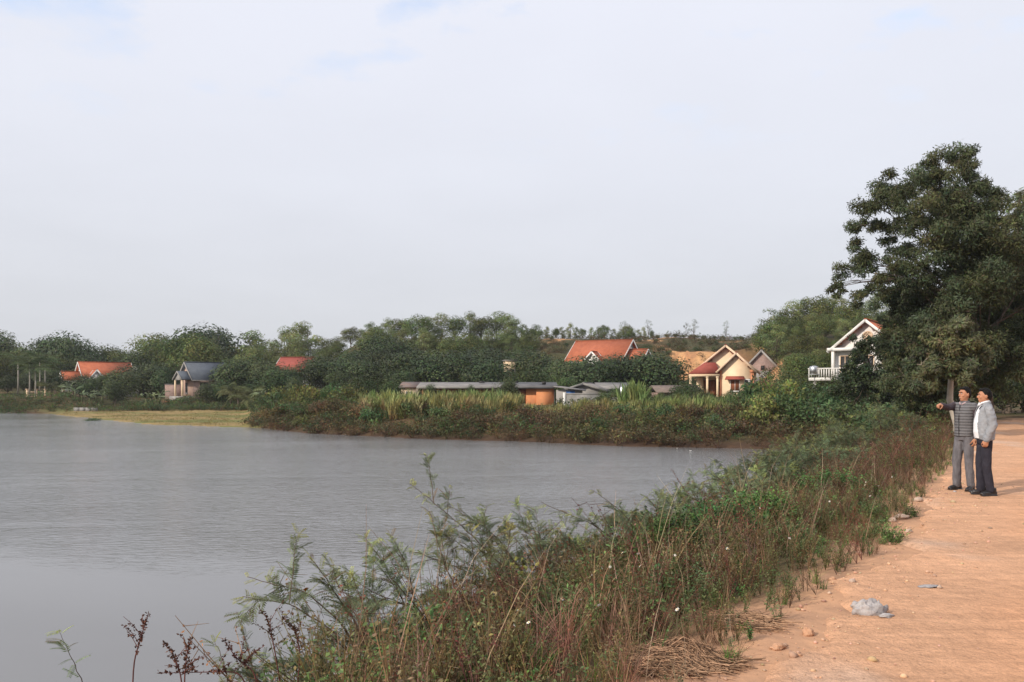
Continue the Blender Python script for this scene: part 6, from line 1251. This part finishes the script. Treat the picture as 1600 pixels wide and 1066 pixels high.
# flowers
def flower_mesh():
    out = []
    for k in range(6):
        a = k * 1.047; out.append(leaves(np.zeros((1, 3)), np.array([[math.cos(a), math.sin(a), .2]]), np.array([[0, 0, 1.]]), .014, .009, (.80, .78, .74), .05))
    out.append(ell((0, 0, .003), (.004, .004, .003), 6, 4, (.6, .42, .05))); return merge(out)
FM = make_mesh('petal_head', [flower_mesh()], M_leaf); A = bank_pts(60, 4.3, 12, .1, 1)
for i, (x, y) in enumerate(A[:46]):
    h_ = rs.uniform(.28, .5); lb = 'tiny white daisy among the weeds of the near bank'; t = thing('daisy', lb, 'flower', (x, y, gz(x, y)), 0, 'tiny white flowers on the bank'); fo = obj('flower_head', None, None, t, me=FM, loc=(0, 0, h_)); fo.rotation_euler = (rs.uniform(.2, 1.2), rs.uniform(-.5, .5), rs.rand() * 6); s = rs.uniform(.8, 1.3); fo.scale = (s,) * 3
    obj('stem', None, None, t, me=bpy.data.meshes.get('flower_stem') or make_mesh('flower_stem', [tube([(0, 0, 0), (0, 0, 1)], [.0016, .001], 3, (.12, .14, .06))], M_stem)).scale = (1, 1, h_)

# ------------------------------------------------------------------ stones, clods, grit
M_clod = surf('clay_clod', (.58, .33, .20), (.48, .26, .15), 14, .95, .02, bscale=40)
M_stone = surf('pale_stone', (.56, .42, .33), (.38, .27, .20), 12, .9, .01, bscale=30); M_cement = surf('grey_cement_lump', (.47, .43, .41), (.30, .27, .26), 10, .92, .015, bscale=36)
def rock(r, n=12, m=9, rough=.22, seed=0):
    V, Fs, _ = ell((0, 0, 0), (1, 1, 1), n, m); V = V / np.maximum(1, (np.abs(V) @ unit(np.random.RandomState(seed + 3).rand(5, 3) + .15).T).max(1) / .80)[:, None]; nn = 1 + rough * 2 * (fbm(V[:, 0] * 1.7 + seed, V[:, 1] * 1.7 + V[:, 2] * 2.1 + seed, 5 + seed) - .5) + rough * (fbm(V[:, 0] * 5, V[:, 1] * 5 + V[:, 2] * 6, 9 + seed) - .5); return (V * nn[:, None] * np.array(r), Fs, None)
for i, (px, py, r, lb, mt) in enumerate(((1358, 963, (.125, .07, .055), 'crumpled pale grey cement lump lying on the road', M_cement), (1338, 952, (.05, .04, .03), 'small grey cement chip at the left of the lump', M_cement), (1385, 970, (.06, .04, .018), 'flat grey cement crumb at the right of the lump', M_cement), (1450, 922, (.10, .05, .008), 'thin flat grey smear of cement on the road', M_cement), (1468, 923, (.022, .02, .02), 'little dark stone beside the flat smear', M_stone),
                                 (1435, 783, (.085, .06, .045), 'orange tan stone at the road edge near the men', M_stone), (1408, 810, (.14, .07, .05), 'flat tan stone on the clay edge', M_stone), (1395, 815, (.06, .05, .04), 'small tan stone left of the flat one', M_stone), (1492, 770, (.03, .025, .02), 'white pebble by the left shoe of the pointing man', M_cement), (1332, 912, (.035, .03, .02), 'pale pebble at the foot of the weeds', M_stone), (1245, 1028, (.045, .04, .022), 'clay clod near the bottom edge', M_clod), (1215, 1012, (.06, .045, .03), 'larger clay clod on the crumbling edge', M_clod), (1262, 990, (.05, .04, .035), 'reddish clod above the crumbling edge', M_clod), (1300, 905, (.04, .04, .022), 'clod tucked under the overhanging weeds', M_clod), (1420, 830, (.05, .04, .03), 'stone just below the flat tan one', M_stone))):
    Y = 1.65 * F / (py - HOR); x = (px - 800) / F * Y; pr_ = [rock(r, 22, 15, .40, i)]
    if i == 0:
        V, Fs, _ = ell((0, 0, 0), r, 48, 30); a_ = fbm(V[:, 0] * 26, V[:, 1] * 26 + V[:, 2] * 20, 61); V = V * (.62 + .85 * a_ + .25 * (fbm(V[:, 0] * 90, V[:, 1] * 90 + V[:, 2] * 60, 62) - .5))[:, None]; V[:, 2] *= .8 + .9 * noise(V[:, 0] * 30, V[:, 1] * 30, 8); pr_ = [(V, Fs, None)]
    o_ = obj('cement_lump' if mt is M_cement else ('clay_clod' if mt is M_clod else 'stone'), pr_, mt, loc=(x, Y, road_z(x, Y) + r[2] * .35), rz=rs.rand() * .6, smooth=True); tag(o_, lb, 'cement lump' if mt is M_cement else ('clod' if mt is M_clod else 'stone'))
kits = [merge([rock((1, .8, .6), 6, 4, .35, k)]) for k in range(4)]
pts = []; k_ = rs.randint(0, len(cl), 9000); tq = np.abs(rs.normal(0, .55, 9000)) - .25; tq[::4] = rs.uniform(0, 5, len(tq[::4])); XY = cl[k_] + nr[k_] * tq[:, None]; XY = XY[(XY[:, 1] > 3.8) & (XY[:, 1] < 22) & (XY[:, 0] < XY[:, 1] * .66)][:2000]
from mathutils.kdtree import KDTree
kd = KDTree(len(RXY))
for i_, (a_, b_) in enumerate(RXY): kd.insert((a_, b_, 0), i_)
kd.balance()
rzv = np.array([RZF[kd.find((a_, b_, 0))[1]] for a_, b_ in XY]); tz = gzs(XY[:, 0], XY[:, 1]); zz = np.maximum(rzv, tz)
sz = np.exp(rs.normal(-5.25, .6, len(XY))); sz[::13] = rs.uniform(.008, .024, len(sz[::13])); tn = np.array([.60, .38, .25]) * rs.uniform(.6, 1.2, (len(XY), 1)) * (1 + .06 * rs.randn(len(XY), 3)); gp = []
for i in range(4): gp.append(scatter(kits[i], np.stack([XY[i::4, 0], XY[i::4, 1], zz[i::4] + sz[i::4] * .25], 1), rs.rand(len(XY[i::4])) * 6.28, sz[i::4], tn[i::4]))
tag(obj('gravel', gp, surf('grit', (1, 1, 1), (.85, .85, .85), 30, .95, attr=True), kind='stuff'), 'loose clay crumbs and grit on the road', 'gravel')

# ------------------------------------------------------------------ air
HAZE = 0.00022
if HAZE:
    hz_, nt, b, o2 = mat_base('haze_air'); nt.nodes.remove(b); v = nt.nodes.new('ShaderNodeVolumePrincipled'); v.inputs['Color'].default_value = (.8, .84, .9, 1); v.inputs['Density'].default_value = HAZE; nt.links.new(v.outputs[0], o2.inputs['Volume'])
    tag(obj('haze', [box(-1600, 1600, -400, 2600, -3.5, 34)], hz_, kind='stuff'), 'thin pale haze over the lake', 'haze')

# ------------------------------------------------------------------ labels: say which one of several look-alikes
from collections import defaultdict
ORD = ['leftmost', 'second', 'third', 'fourth', 'fifth', 'sixth', 'seventh', 'eighth', 'ninth', 'tenth', 'eleventh', 'twelfth', 'thirteenth', 'fourteenth', 'fifteenth', 'sixteenth', 'seventeenth', 'eighteenth', 'nineteenth', 'twentieth', 'twenty-first', 'twenty-second', 'twenty-third', 'twenty-fourth']
byl = defaultdict(list)
for o_ in scene.objects:
    if o_.parent is None and o_.get('category') and o_.get('label'): byl[o_['label']].append(o_)
for lb, L_ in byl.items():
    if len(L_) == 1 or L_[0]['category'] in ('flower', 'litter'):
        if len(L_) == 1 and L_[0].get('group') == lb: del L_[0]['group']
        continue
    if len(L_) > len(ORD): continue
    L_.sort(key=lambda q: q.location.x / q.location.y)
    for i_, q in enumerate(L_):
        q['group'] = lb
        q['label'] = ('rightmost ' + lb) if i_ == len(L_) - 1 else ((ORD[i_] + ' ' + lb) if i_ == 0 else (lb + ', ' + ORD[i_] + ' from left'))
